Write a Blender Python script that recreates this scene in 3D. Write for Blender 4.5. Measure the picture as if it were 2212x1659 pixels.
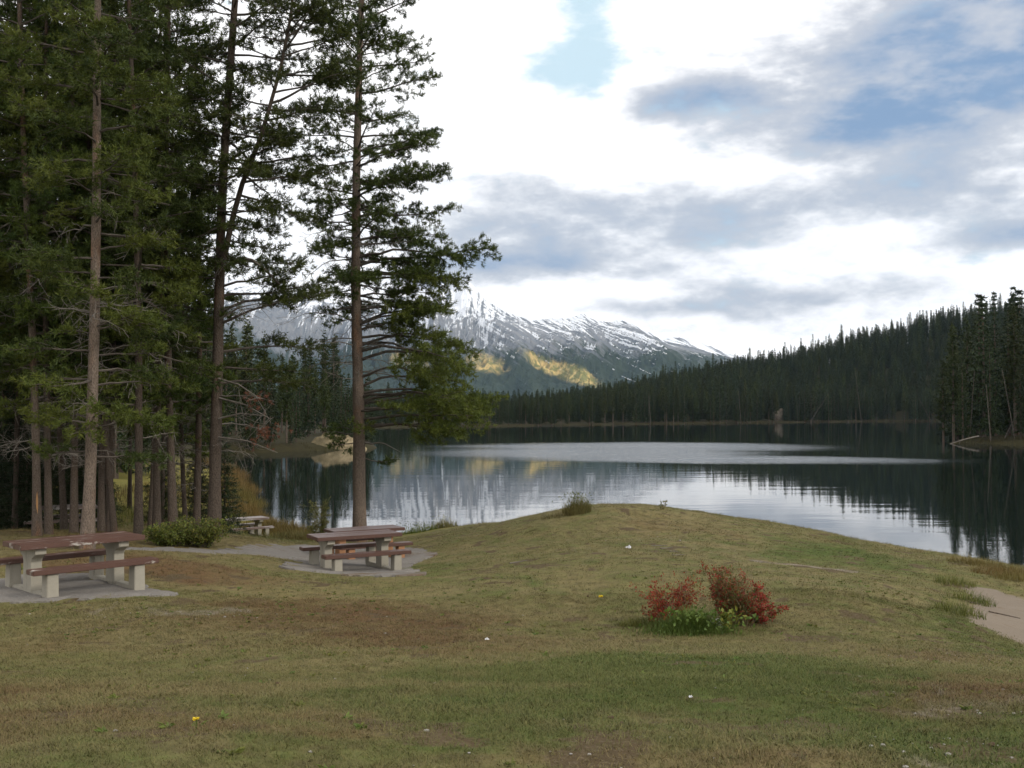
import bpy, bmesh, math, random
import numpy as np
from mathutils import Vector, Matrix, Euler

sc = bpy.context.scene
for o in list(bpy.data.objects):
    bpy.data.objects.remove(o, do_unlink=True)
COL = sc.collection
R = math.radians

# ------------------------------------------------------------------ camera, sky, sun, exposure
HAZE = 3.2e-5
EYE = 5.5                       # metres above the lake
PITCH = math.atan(60.5 / 2212.0)
cam_d = bpy.data.cameras.new('camera')
cam_d.lens = 36.0
cam_d.sensor_width = 36.0
cam_d.clip_start = 0.1
cam_d.clip_end = 40000.0
cam = bpy.data.objects.new('camera', cam_d)
COL.objects.link(cam)
cam.location = (0, 0, EYE)
cam.rotation_euler = (R(90) + PITCH, 0, 0)
sc.camera = cam

SUN_EL, SUN_AZ = R(36), R(122)   # azimuth clockwise from the view direction: behind, to the right
sun_d = bpy.data.lights.new('sun', 'SUN')
sun_d.energy = 1.4
sun_d.angle = R(10)
sun_d.color = (1.0, 0.93, 0.82)
sun = bpy.data.objects.new('sun', sun_d)
COL.objects.link(sun)
to_sun = Vector((math.sin(SUN_AZ) * math.cos(SUN_EL), math.cos(SUN_AZ) * math.cos(SUN_EL), math.sin(SUN_EL)))
sun.rotation_euler = (-to_sun).to_track_quat('-Z', 'Y').to_euler()
sun.location = to_sun * 60

sc.view_settings.view_transform = 'Standard'
sc.view_settings.look = 'None'
sc.view_settings.exposure = 0.12
sc.view_settings.gamma = 1.0
sc.view_settings.use_curve_mapping = False
sc.render.engine = 'CYCLES'
sc.cycles.use_denoising = True
sc.cycles.use_adaptive_sampling = True
sc.cycles.adaptive_threshold = 0.02
sc.cycles.max_bounces = 5
sc.cycles.diffuse_bounces = 2
sc.cycles.glossy_bounces = 3
sc.cycles.transmission_bounces = 3
sc.cycles.volume_bounces = 0
sc.cycles.transparent_max_bounces = 6
sc.cycles.caustics_reflective = False
sc.cycles.caustics_refractive = False


class NT:
    """small helper round a node tree"""
    def __init__(self, tree):
        self.t = tree
        self.n = tree.nodes
        self.l = tree.links

    def node(self, typ, **kw):
        nd = self.n.new(typ)
        for k, v in kw.items():
            setattr(nd, k, v)
        return nd

    def put(self, sock, v):
        if hasattr(v, 'is_output'):
            self.l.new(v, sock)
        elif v is not None:
            if sock.type == 'RGBA' and len(v) == 3:
                v = (*v, 1.0)
            sock.default_value = v

    def math(self, op, a, b=None, c=None, clamp=False):
        nd = self.node('ShaderNodeMath', operation=op)
        nd.use_clamp = clamp
        self.put(nd.inputs[0], a)
        if b is not None:
            self.put(nd.inputs[1], b)
        if c is not None:
            self.put(nd.inputs[2], c)
        return nd.outputs[0]

    def vmath(self, op, a, b=None, scale=None):
        nd = self.node('ShaderNodeVectorMath', operation=op)
        self.put(nd.inputs[0], a)
        if b is not None:
            self.put(nd.inputs[1], b)
        if scale is not None:
            self.put(nd.inputs['Scale'], scale)
        return nd.outputs['Value'] if op in ('LENGTH', 'DISTANCE', 'DOT_PRODUCT') else nd.outputs['Vector']

    def mix(self, f, a, b, typ='MIX'):
        nd = self.node('ShaderNodeMix', data_type='RGBA', blend_type=typ)
        self.put(nd.inputs[0], f)
        self.put(nd.inputs[6], a)
        self.put(nd.inputs[7], b)
        return nd.outputs[2]

    def noise(self, vec, scale, detail=4, rough=0.55, dist=0.0):
        nd = self.node('ShaderNodeTexNoise')
        self.put(nd.inputs['Vector'], vec)
        nd.inputs['Scale'].default_value = scale
        nd.inputs['Detail'].default_value = detail
        nd.inputs['Roughness'].default_value = rough
        nd.inputs['Distortion'].default_value = dist
        return nd.outputs['Fac']

    def ramp(self, v, lo, hi, to0=0.0, to1=1.0, smooth=True):
        nd = self.node('ShaderNodeMapRange')
        nd.interpolation_type = 'SMOOTHSTEP' if smooth else 'LINEAR'
        self.put(nd.inputs['Value'], v)
        nd.inputs['From Min'].default_value = lo
        nd.inputs['From Max'].default_value = hi
        nd.inputs['To Min'].default_value = to0
        nd.inputs['To Max'].default_value = to1
        return nd.outputs['Result']

    def sep(self, v):
        nd = self.node('ShaderNodeSeparateXYZ')
        self.put(nd.inputs[0], v)
        return nd.outputs

    def comb(self, x, y, z):
        nd = self.node('ShaderNodeCombineXYZ')
        for i, v in enumerate((x, y, z)):
            self.put(nd.inputs[i], v)
        return nd.outputs[0]

    def bump(self, h, strength, dist):
        nd = self.node('ShaderNodeBump')
        self.put(nd.inputs['Strength'], strength)
        nd.inputs['Distance'].default_value = dist
        self.put(nd.inputs['Height'], h)
        return nd.outputs[0]


# ---- the sky: clear sky with a broken deck of cloud in it
world = bpy.data.worlds.new('World')
sc.world = world
world.use_nodes = True
world.cycles.sampling_method = 'MANUAL'
world.cycles.sample_map_resolution = 512
wt = NT(world.node_tree)
for nd in list(wt.n):
    wt.n.remove(nd)
SKY_STRENGTH = 0.1
sky = wt.node('ShaderNodeTexSky', sky_type='NISHITA')
sky.sun_disc = False
sky.sun_elevation = SUN_EL
sky.sun_rotation = SUN_AZ
sky.altitude = 1400
tc = wt.node('ShaderNodeTexCoord')
dirv = tc.outputs['Generated']
dx, dy, dz = wt.sep(dirv)
az = wt.math('MULTIPLY', wt.math('ARCTAN2', dx, dy), 180 / math.pi)
el = wt.math('MULTIPLY', wt.math('ARCSINE', dz), 180 / math.pi)
n_a = wt.node('ShaderNodeTexNoise')
wt.put(n_a.inputs['Vector'], wt.vmath('MULTIPLY', dirv, (1, 1, 2.0)))
n_a.inputs['Scale'].default_value = 3.6
n_a.inputs['Detail'].default_value = 4
n_w1, n_w2, n_big = wt.sep(n_a.outputs['Color'])
n_mid = wt.noise(wt.vmath('MULTIPLY', dirv, (1, 1, 2.6)), 7.0, 5, 0.6)
n_fine = wt.noise(wt.vmath('MULTIPLY', dirv, (1, 1, 2.2)), 17.0, 6, 0.62)
azw = wt.math('ADD', az, wt.math('MULTIPLY', wt.math('SUBTRACT', n_w1, 0.5), 9.0))
elw = wt.math('ADD', el, wt.math('MULTIPLY', wt.math('SUBTRACT', n_w2, 0.5), 5.0))

azel = wt.comb(azw, elw, 0.0)


def sky_blob(x, y, rx, ry, amt):
    a = math.degrees(math.atan((x - 1106) / 2212.0))
    e = math.degrees(math.atan((890 - y) / 2212.0 * math.cos(math.radians(a))))
    sx, sy = math.degrees(rx / 2212.0), math.degrees(ry / 2212.0)
    nd = wt.node('ShaderNodeVectorMath', operation='MULTIPLY_ADD')
    wt.put(nd.inputs[0], azel)
    nd.inputs[1].default_value = (1 / sx, 1 / sy, 0)
    nd.inputs[2].default_value = (-a / sx, -e / sy, 0)
    q = wt.vmath('DOT_PRODUCT', nd.outputs[0], nd.outputs[0])
    return wt.math('POWER', 0.36788, q), amt


def blobs(lst):
    s = None
    for b in lst:
        g, amt = sky_blob(*b)
        s = wt.math('MULTIPLY', g, amt) if s is None else wt.math('MULTIPLY_ADD', g, amt, s)
    return s


dark_clouds = blobs([(2150, 90, 420, 190, 1.35), (1900, 235, 290, 65, 0.8), (1430, 215, 150, 45, 0.5), (1620, 165, 220, 50, 0.4),
                     (1200, 470, 330, 70, 0.42), (1080, 560, 300, 55, 0.55), (1560, 450, 300, 55, 0.4), (2050, 400, 300, 55, 0.5),
                     (2200, 500, 110, 40, 0.65), (1700, 652, 260, 24, 0.5), (1350, 600, 260, 35, 0.4), (1480, 520, 260, 40, 0.35),
                     (1520, 735, 200, 18, 0.2), (1060, 610, 280, 36, 0.5), (1400, 700, 300, 18, 0.25), (1560, 690, 420, 30, 0.3), (2000, 610, 260, 36, 0.35), (2050, 520, 260, 30, 0.3), (1250, 400, 330, 40, 0.25)])
holes = blobs([(1255, 40, 62, 120, 1.1), (1190, 160, 90, 42, 0.85), (1285, 150, 50, 55, .6), (1600, 232, 130, 24, 0.55), (2130, 560, 60, 20, 0.5), (1880, 8, 60, 16, 0.6)])
generic = wt.ramp(n_big, 0.50, 0.72)
# outside the stretch of sky the blobs describe, the deck goes on as the same kind of broken cloud
inframe = wt.math('MULTIPLY', wt.math('MULTIPLY', wt.ramp(az, -13, -5), wt.ramp(az, 29, 36, 1, 0)), wt.ramp(el, 22, 29, 1, 0))
dark_out = wt.math('MULTIPLY', generic, wt.math('SUBTRACT', 1.0, inframe))
dk = wt.math('ADD', dark_clouds, wt.math('MULTIPLY', dark_out, 0.75))
dk = wt.math('MULTIPLY', dk, wt.math('ADD', -0.45, wt.math('MULTIPLY', n_mid, 2.9)))
dk = wt.math('ADD', dk, wt.math('MULTIPLY', wt.math('SUBTRACT', n_fine, 0.53), 1.15))
hole_out = wt.math('MULTIPLY', wt.ramp(n_mid, 0.62, 0.72), wt.math('SUBTRACT', 1.0, inframe))
hl = wt.math('ADD', wt.math('ADD', holes, hole_out), wt.math('MULTIPLY', wt.math('SUBTRACT', wt.math('ADD', n_fine, wt.math('MULTIPLY', n_mid, 0.8)), 0.93), 2.6))
hl = wt.math('MULTIPLY', wt.ramp(hl, 0.15, 1.35), 0.95)
k = 1.0 / SKY_STRENGTH
WHITE, GREY, SLATE = [(c[0] * k, c[1] * k, c[2] * k) for c in ((1.32, 1.29, 1.27), (0.58, 0.60, 0.66), (0.20, 0.32, 0.52))]
cl = wt.mix(wt.ramp(dk, 0.02, 0.75), WHITE, GREY)
cl = wt.mix(wt.math('MULTIPLY', wt.ramp(dk, 0.55, 1.55), 0.95), cl, SLATE)
clear = wt.mix(0.82, sky.outputs[0], (0.70 * k, 0.91 * k, 1.0 * k))     # thin veil over the clear gaps
full = wt.mix(hl, cl, clear)
full = wt.mix(wt.ramp(el, -1.5, 0.5), (3.0, 3.2, 3.4), full)
bg = wt.node('ShaderNodeBackground')
wt.put(bg.inputs['Color'], full)
bg.inputs['Strength'].default_value = SKY_STRENGTH
wo = wt.node('ShaderNodeOutputWorld')
wt.l.new(bg.outputs[0], wo.inputs['Surface'])

# ------------------------------------------------------------------ helpers
rng = np.random.default_rng(7)
CP, SP = math.cos(PITCH), math.sin(PITCH)


def ray(px, py):
    xc, yc = (px - 1106) / 2212.0, (829.5 - py) / 2212.0
    return np.array([xc, CP - yc * SP, SP + yc * CP])


def at(px, py, Y):
    d = ray(px, py)
    return np.array([0, 0, EYE]) + d * (Y / d[1])


def tag(o, label=None, cat=None, group=None, kind=None):
    if label:
        o['label'] = label
    if cat:
        o['category'] = cat
    if group:
        o['group'] = group
    if kind:
        o['kind'] = kind
    return o


def link(name, me, parent=None, mats=()):
    o = bpy.data.objects.new(name, me)
    COL.objects.link(o)
    if parent is not None:
        o.parent = parent
    if me is not None:
        for m in mats:
            me.materials.append(m)
    return o


def empty(name, loc=(0, 0, 0), rz=0.0):
    o = bpy.data.objects.new(name, None)
    o.empty_display_size = 0.3
    COL.objects.link(o)
    o.location = loc
    o.rotation_euler = (0, 0, rz)
    return o


def fast_mesh(name, V, F, mat_idx=None, smooth=False):
    """V: n x 3, F: m x k (triangles or quads)"""
    V = np.asarray(V, dtype=np.float32)
    F = np.asarray(F, dtype=np.int32)
    me = bpy.data.meshes.new(name)
    m, kk = F.shape
    me.vertices.add(len(V))
    me.vertices.foreach_set('co', V.ravel())
    me.loops.add(m * kk)
    me.loops.foreach_set('vertex_index', F.ravel())
    me.polygons.add(m)
    me.polygons.foreach_set('loop_start', np.arange(m, dtype=np.int32) * kk)
    if mat_idx is not None:
        me.polygons.foreach_set('material_index', np.asarray(mat_idx, dtype=np.int32))
    me.polygons.foreach_set('use_smooth', np.full(m, bool(smooth)))
    me.update(calc_edges=True)
    me.validate()
    return me


class Geo:
    """collects triangles"""
    def __init__(self):
        self.v, self.f, self.m, self.n = [], [], [], 0

    def add(self, V, F, mat=0):
        V = np.asarray(V, float).reshape(-1, 3)
        F = np.asarray(F, int).reshape(-1, 3)
        self.v.append(V)
        self.f.append(F + self.n)
        self.m.append(np.full(len(F), mat))
        self.n += len(V)

    def tube(self, P, rad, sides=5, mat=0, cap=False):
        P = np.asarray(P, float)
        n = len(P)
        rad = np.broadcast_to(np.asarray(rad, float), (n,))
        T = np.gradient(P, axis=0)
        T /= np.linalg.norm(T, axis=1)[:, None] + 1e-9
        ref = np.array([0.0, 0.0, 1.0]) if abs(T[0][2]) < 0.8 else np.array([1.0, 0.0, 0.0])
        A = np.cross(T, ref)
        A /= np.linalg.norm(A, axis=1)[:, None] + 1e-9
        B = np.cross(T, A)
        th = np.linspace(0, 2 * np.pi, sides, endpoint=False)
        V = P[:, None, :] + rad[:, None, None] * (A[:, None, :] * np.cos(th)[None, :, None] + B[:, None, :] * np.sin(th)[None, :, None])
        i = np.arange(n - 1)[:, None] * sides
        j = np.arange(sides)[None, :]
        a = (i + j).ravel()
        b = (i + (j + 1) % sides).ravel()
        c, d = a + sides, b + sides
        F = np.concatenate([np.stack([a, b, d], 1), np.stack([a, d, c], 1)])
        V = V.reshape(-1, 3)
        if cap:
            V = np.concatenate([V, P[-1:] + T[-1:] * rad[-1] * 0.3])
            top = (n - 1) * sides
            F = np.concatenate([F, np.stack([top + np.arange(sides), top + (np.arange(sides) + 1) % sides, np.full(sides, n * sides)], 1)])
        self.add(V, F, mat)

    def mesh(self, name, smooth=False):
        return fast_mesh(name, np.concatenate(self.v), np.concatenate(self.f), np.concatenate(self.m), smooth)


def hash2(ix, iy, seed):
    h = (ix.astype(np.int64) * 374761393 + iy.astype(np.int64) * 668265263 + seed * 974711) & 0x7fffffff
    h = ((h ^ (h >> 13)) * 1274126177) & 0x7fffffff
    h = h ^ (h >> 16)
    return (h & 0xffff) / 65535.0


def vnoise(x, y, seed=0):
    x, y = np.asarray(x, float), np.asarray(y, float)
    ix, iy = np.floor(x), np.floor(y)
    fx, fy = x - ix, y - iy
    fx, fy = fx * fx * (3 - 2 * fx), fy * fy * (3 - 2 * fy)
    a, b = hash2(ix, iy, seed), hash2(ix + 1, iy, seed)
    c, d = hash2(ix, iy + 1, seed), hash2(ix + 1, iy + 1, seed)
    return (a * (1 - fx) + b * fx) * (1 - fy) + (c * (1 - fx) + d * fx) * fy


def fbm(x, y, seed=0, oct=4, gain=0.5):
    s, a, t = 0, 1.0, 0
    for i in range(oct):
        s = s + a * vnoise(x * 2 ** i + 17.3 * i, y * 2 ** i - 9.1 * i, seed + i)
        t += a
        a *= gain
    return s / t


def ridged(x, y, seed=0, oct=4, gain=0.5):
    s, a, t = 0, 1.0, 0
    for i in range(oct):
        s = s + a * (1 - np.abs(2 * vnoise(x * 2 ** i + 11.7 * i, y * 2 ** i + 5.3 * i, seed + i) - 1))
        t += a
        a *= gain
    return s / t


def sstep(a, b, x):
    t = np.clip((np.asarray(x, float) - a) / (b - a), 0, 1)
    return t * t * (3 - 2 * t)


# ------------------------------------------------------------------ materials
MAT = {}


def new_mat(name):
    m = bpy.data.materials.new(name)
    m.use_nodes = True
    t = NT(m.node_tree)
    b = t.n['Principled BSDF']
    MAT[name] = m
    return m, t, b


def simple_mat(name, c1, c2, scale=4.0, rough=0.8, bump=0.3, bdist=0.01, detail=5, stretch=(1, 1, 1), spec=0.3, obj_rand=0.0):
    m, t, b = new_mat(name)
    co = t.node('ShaderNodeTexCoord').outputs['Object']
    v = t.vmath('MULTIPLY', co, stretch)
    n = t.noise(v, scale, detail, 0.6)
    col = t.mix(t.ramp(n, 0.3, 0.7), c1, c2)
    if obj_rand:
        rnd = t.node('ShaderNodeObjectInfo').outputs['Random']
        hs = t.node('ShaderNodeHueSaturation')
        t.put(hs.inputs['Value'], t.ramp(rnd, 0, 1, 1 - obj_rand, 1 + obj_rand, smooth=False))
        t.put(hs.inputs['Hue'], t.ramp(t.math('FRACT', t.math('MULTIPLY', rnd, 7.31)), 0, 1, 0.485, 0.512, smooth=False))
        t.put(hs.inputs['Color'], col)
        col = hs.outputs[0]
    t.put(b.inputs['Base Color'], col)
    b.inputs['Roughness'].default_value = rough
    b.inputs['Specular IOR Level'].default_value = spec
    if bump:
        t.put(b.inputs['Normal'], t.bump(n, bump, bdist))
    return m


def leaf_mat(name, c1, c2, scale=1.5, obj_rand=0.2, transl=0.25, rough=0.6):
    m, t, b = new_mat(name)
    geo = t.node('ShaderNodeNewGeometry')
    n = t.noise(geo.outputs['Position'], scale, 3, 0.6)
    rpi = geo.outputs['Random Per Island']
    col = t.mix(t.math('ADD', t.math('MULTIPLY', t.ramp(n, 0.3, 0.7), 0.6), t.math('MULTIPLY', rpi, 0.4)), c1, c2)
    rnd = t.node('ShaderNodeObjectInfo').outputs['Random']
    hs = t.node('ShaderNodeHueSaturation')
    t.put(hs.inputs['Value'], t.ramp(rnd, 0, 1, 1 - obj_rand, 1 + obj_rand, smooth=False))
    t.put(hs.inputs['Hue'], t.ramp(t.math('FRACT', t.math('MULTIPLY', rnd, 7.31)), 0, 1, 0.48, 0.515, smooth=False))
    t.put(hs.inputs['Color'], col)
    t.put(b.inputs['Base Color'], hs.outputs[0])
    b.inputs['Roughness'].default_value = rough
    b.inputs['Specular IOR Level'].default_value = 0.25
    tr = t.node('ShaderNodeBsdfTranslucent')
    t.put(tr.inputs['Color'], hs.outputs[0])
    mx = t.node('ShaderNodeMixShader')
    mx.inputs[0].default_value = transl
    t.l.new(b.outputs[0], mx.inputs[1])
    t.l.new(tr.outputs[0], mx.inputs[2])
    t.l.new(mx.outputs[0], t.n['Material Output'].inputs['Surface'])
    return m


def lawn_colour(t, pos):
    """colour of the lawn at a world position: green, straw and bare brown patches"""
    flat = t.vmath('MULTIPLY', pos, (1, 1, 0))
    n1 = t.noise(flat, 0.33, 4, 0.6, 0.4)
    n2 = t.noise(t.vmath('ADD', flat, (31, 7, 0)), 1.1, 4, 0.62, 0.5)
    n3 = t.noise(t.vmath('ADD', flat, (5, 51, 0)), 4.5, 4, 0.65)
    n4 = t.noise(t.vmath('ADD', flat, (5, 11, 0)), 22.0, 3, 0.65)

    wn = t.node('ShaderNodeTexNoise')
    t.put(wn.inputs['Vector'], flat)
    wn.inputs['Scale'].default_value = 0.55
    wn.inputs['Detail'].default_value = 4
    wn.inputs['Roughness'].default_value = 0.65
    warped = t.vmath('ADD', flat, t.vmath('MULTIPLY', t.vmath('SUBTRACT', wn.outputs['Color'], (0.5, 0.5, 0.5)), (6.0, 5.0, 0)))

    def patch(x, y, rx, ry):
        d = t.vmath('LENGTH', t.vmath('MULTIPLY', t.vmath('SUBTRACT', warped, (x, y, 0)), (1 / rx, 1 / ry, 0)))
        return t.ramp(d, 0.25, 1.15, 1, 0)

    def total(l):
        s = None
        for q in l:
            p = t.math('MULTIPLY', patch(*q[:4]), q[4])
            s = p if s is None else t.math('ADD', s, p)
        return s
    green = total([(1.6, 9.2, 2.6, 2.4, .5), (3.0, 6.5, 2.0, 1.8, .35), (-1.0, 6.3, 2.5, 1.5, .15), (8.0, 25, 3, 4, .25), (7.5, 15, 2, 3, .2), (-4.5, 19.5, 2, 1.2, .15), (-9.5, 33, 3.5, 5, .3), (-1.5, 5.4, 4, 1.6, .06), (2.2, 7.6, 3, 2.6, .16), (-4.5, 9.2, 3, 1.8, .08), (5.8, 9.5, 1.6, 2, .2), (-2, 22, 2, 2, .12)])
    brown = total([(-2.6, 14.5, 3.4, 3.4, .46), (-0.4, 12.2, 2.4, 2.2, .3), (-5.6, 11.5, 2.5, 2.0, .2), (-3.5, 8.0, 2.2, 1.5, .22), (-6.4, 18.8, 3.6, 2.2, .4),
                   (-10, 24, 6, 7, .3), (4.2, 28.0, 2.2, 3.5, .26), (5.0, 12.2, 1.3, 1.2, .32), (3.3, 7.2, 1.4, 1.6, .35), (-2.6, 5.9, 2.4, 1.2, .36), (0.6, 5.1, 1.5, .6, .3), (-4.2, 6.8, 1.8, 1.4, .25), (4.4, 8.4, 1.6, 1.8, .3)])
    grey = total([(3.4, 7.0, 1.0, 1.0, .4), (4.8, 11.8, 1.2, 1.0, .3), (6.0, 21.3, 1.1, .8, .8), (-5.0, 14.9, 1.3, .55, .5), (3.2, 26, 1.5, 2.4, .25), (2.4, 5.2, .9, .5, .35)])
    g = t.math('ADD', t.math('ADD', t.math('MULTIPLY', n2, 0.8), t.math('MULTIPLY', n3, 0.5)), t.math('SUBTRACT', green, t.math('MULTIPLY', brown, 0.7)))
    c = t.mix(t.ramp(g, 0.52, 0.95), (0.158, 0.130, 0.060), (0.058, 0.083, 0.018))
    c = t.mix(t.math('MULTIPLY', t.ramp(n1, 0.35, 0.7), 0.4), c, (0.132, 0.118, 0.044))
    bsum = t.math('ADD', t.math('ADD', t.math('MULTIPLY', n2, -0.5), t.math('MULTIPLY', n1, 0.75)), t.math('ADD', brown, t.math('MULTIPLY', n3, 0.25)))
    c = t.mix(t.ramp(bsum, 0.38, 0.85), c, (0.115, 0.064, 0.032))
    dirt = t.math('ADD', t.math('MULTIPLY', n3, 0.9), t.math('ADD', t.math('MULTIPLY', n2, -0.25), t.math('MULTIPLY', brown, 0.22)))
    c = t.mix(t.math('MULTIPLY', t.ramp(dirt, 0.43, 0.60), 0.85), c, (0.042, 0.034, 0.025))
    gm = t.ramp(t.math('ADD', grey, t.math('MULTIPLY', t.math('SUBTRACT', n3, 0.5), 0.9)), 0.28, 0.62)
    c = t.mix(gm, c, (0.165, 0.14, 0.11))
    c = t.mix(0.75, c, t.mix(t.ramp(n3, 0.32, 0.68, smooth=False), (0.26, 0.26, 0.27), (0.72, 0.72, 0.70)), 'OVERLAY')
    c = t.mix(0.5, c, t.mix(n4, (0.25, 0.25, 0.25), (0.75, 0.75, 0.75)), 'OVERLAY')
    return c, n3, n4, gm


# ground
m, t, b = new_mat('ground')
pos = t.node('ShaderNodeNewGeometry').outputs['Position']
lawn, n3, n4, gm = lawn_colour(t, pos)
attr = t.node('ShaderNodeAttribute', attribute_name='zone')
zx, zy, zz = t.sep(attr.outputs['Vector'])          # x sand, y forest floor, z wild shore grass
ns = t.noise(pos, 0.9, 5, 0.6)
sandc = t.mix(ns, (0.155, 0.125, 0.095), (0.215, 0.18, 0.14))
sandc = t.mix(t.ramp(t.noise(pos, 2.2, 5, 0.7), 0.58, 0.7), sandc, (0.16, 0.12, 0.085))
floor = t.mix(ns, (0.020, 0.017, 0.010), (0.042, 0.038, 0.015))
wild = t.mix(t.noise(pos, 0.5, 5, 0.6), (0.20, 0.15, 0.04), (0.10, 0.12, 0.03))
edge = t.math('MULTIPLY', t.math('SUBTRACT', t.noise(pos, 2.5, 5, 0.65), 0.5), 0.9)
bare = t.node('ShaderNodeAttribute', attribute_name='bare').outputs['Fac']
soil = t.mix(ns, (0.058, 0.042, 0.022), (0.095, 0.068, 0.036))
soil = t.mix(t.ramp(n4, 0.5, 0.7), soil, (0.13, 0.10, 0.062))
soil = t.mix(gm, soil, (0.20, 0.17, 0.13))
lawn = t.mix(t.ramp(t.math('ADD', bare, t.math('MULTIPLY', t.math('SUBTRACT', n4, 0.5), 0.7)), 0.3, 0.75), lawn, soil)
col = t.mix(t.ramp(t.math('ADD', zz, edge), 0.3, 0.7), lawn, wild)
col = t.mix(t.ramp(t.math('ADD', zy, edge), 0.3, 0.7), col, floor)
col = t.mix(t.ramp(t.math('ADD', zx, edge), 0.42, 0.58), col, sandc)
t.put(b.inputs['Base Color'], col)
b.inputs['Roughness'].default_value = 0.95
b.inputs['Specular IOR Level'].default_value = 0.1
hgt = t.math('ADD', t.math('MULTIPLY', n3, 0.6), t.math('MULTIPLY', n4, 0.4))
t.put(b.inputs['Normal'], t.bump(hgt, 0.7, 0.05))

# gravel
m, t, b = new_mat('gravel')
pos = t.node('ShaderNodeNewGeometry').outputs['Position']
vo = t.node('ShaderNodeTexVoronoi')
t.put(vo.inputs['Vector'], pos)
vo.inputs['Scale'].default_value = 45
n1 = t.noise(pos, 1.4, 4, 0.6)
n2 = t.noise(pos, 18, 4, 0.7)
c = t.mix(n1, (0.165, 0.152, 0.138), (0.235, 0.216, 0.194))
c = t.mix(t.math('MULTIPLY', t.sep(vo.outputs['Color'])[0], 0.45), c, (0.10, 0.095, 0.085))
c = t.mix(t.ramp(n2, 0.62, 0.75), c, (0.38, 0.36, 0.33))
c = t.mix(t.ramp(t.noise(pos, 0.8, 5, 0.65), 0.55, 0.72), c, (0.12, 0.085, 0.055))
t.put(b.inputs['Base Color'], c)
b.inputs['Roughness'].default_value = 0.95
b.inputs['Specular IOR Level'].default_value = 0.15
t.put(b.inputs['Normal'], t.bump(t.math('ADD', vo.outputs['Distance'], n2), 0.6, 0.012))

# water
m, t, b = new_mat('water')
pos = t.node('ShaderNodeNewGeometry').outputs['Position']
b.inputs['Base Color'].default_value = (0.006, 0.011, 0.011, 1)
b.inputs['IOR'].default_value = 1.333
b.inputs['Specular IOR Level'].default_value = 0.5
wv = t.vmath('MULTIPLY', pos, (0.7, 1.0, 1.0))
r1 = t.noise(wv, 1.7, 3, 0.5, 0.3)
r2 = t.noise(t.vmath('MULTIPLY', pos, (0.10, 0.35, 1)), 1.0, 2, 0.5, 0.2)
wx, wy, wz = t.sep(pos)
warp = t.math('MULTIPLY', t.math('SUBTRACT', t.noise(t.vmath('MULTIPLY', pos, (0.35, 1, 1)), 0.10, 4, 0.6), 0.5), 1.0)


def gust(x0, y0, rx, ry, slope):
    u = t.math('DIVIDE', t.math('SUBTRACT', wx, x0), rx)
    yy = t.math('SUBTRACT', t.math('SUBTRACT', wy, y0), t.math('MULTIPLY', t.math('SUBTRACT', wx, x0), slope))
    v = t.math('DIVIDE', yy, ry)
    q = t.math('ADD', t.math('MULTIPLY', u, u), t.math('MULTIPLY', v, v))
    return t.ramp(t.math('ADD', q, warp), -0.3, 1.4, 1, 0)


gs = t.math('MAXIMUM', gust(20, 163, 34, 27, 0.10), gust(26, 120, 31, 11.5, -0.16), )
gs = t.math('MAXIMUM', gs, gust(12, 138, 25, 25, 0.0))
t.put(b.inputs['Roughness'], t.math('ADD', 0.03, t.math('MULTIPLY', gs, t.math('MULTIPLY', 0.46, t.noise(t.vmath('MULTIPLY', pos, (0.25, 0.5, 1)), 2.2, 4, 0.7)))))
h = t.math('ADD', t.math('MULTIPLY', r1, t.math('ADD', 0.0018, t.math('MULTIPLY', gs, 0.02))), t.math('MULTIPLY', r2, 0.008))
t.put(b.inputs['Normal'], t.bump(h, 1.0, 1.0))

# vegetation, wood, stone
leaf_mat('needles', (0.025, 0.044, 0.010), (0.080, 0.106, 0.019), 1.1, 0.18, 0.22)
leaf_mat('needles_sunny', (0.052, 0.080, 0.015), (0.130, 0.152, 0.026), 1.1, 0.12, 0.25)  # brighter copy of needles, sunlight on the limbs put into the colour
leaf_mat('needles_dead', (0.13, 0.055, 0.028), (0.20, 0.10, 0.05), 2, 0.1, 0.15)
leaf_mat('spruce', (0.012, 0.022, 0.008), (0.032, 0.048, 0.013), 0.3, 0.30, 0.12)
leaf_mat('far_pine', (0.019, 0.031, 0.008), (0.050, 0.064, 0.015), 0.3, 0.32, 0.12)
leaf_mat('red_leaf', (0.18, 0.028, 0.016), (0.35, 0.075, 0.030), 9, 0.05, 0.3)
leaf_mat('orange_leaf', (0.20, 0.06, 0.02), (0.28, 0.16, 0.04), 9, 0.05, 0.3)
leaf_mat('green_leaf', (0.055, 0.10, 0.02), (0.15, 0.20, 0.04), 6, 0.08, 0.3)
leaf_mat('bush_leaf', (0.050, 0.075, 0.018), (0.17, 0.17, 0.035), 5, 0.08, 0.3)
leaf_mat('yellow_leaf', (0.15, 0.16, 0.03), (0.27, 0.25, 0.05), 6, 0.08, 0.3)
leaf_mat('reed', (0.07, 0.075, 0.022), (0.19, 0.15, 0.055), 1.2, 0.1, 0.25)
leaf_mat('gold_reed', (0.105, 0.080, 0.022), (0.20, 0.145, 0.045), 0.6, 0.1, 0.25)
leaf_mat('shore_reed', (0.035, 0.034, 0.012), (0.095, 0.080, 0.028), 0.08, 0.1, 0.2)
leaf_mat('dry_stem', (0.17, 0.13, 0.07), (0.27, 0.21, 0.12), 3, 0.1, 0.1)
simple_mat('twig', (0.055, 0.045, 0.036), (0.11, 0.095, 0.08), 3, 0.9, 0)
simple_mat('dead_twig', (0.12, 0.105, 0.09), (0.21, 0.19, 0.165), 3, 0.9, 0)

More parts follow.
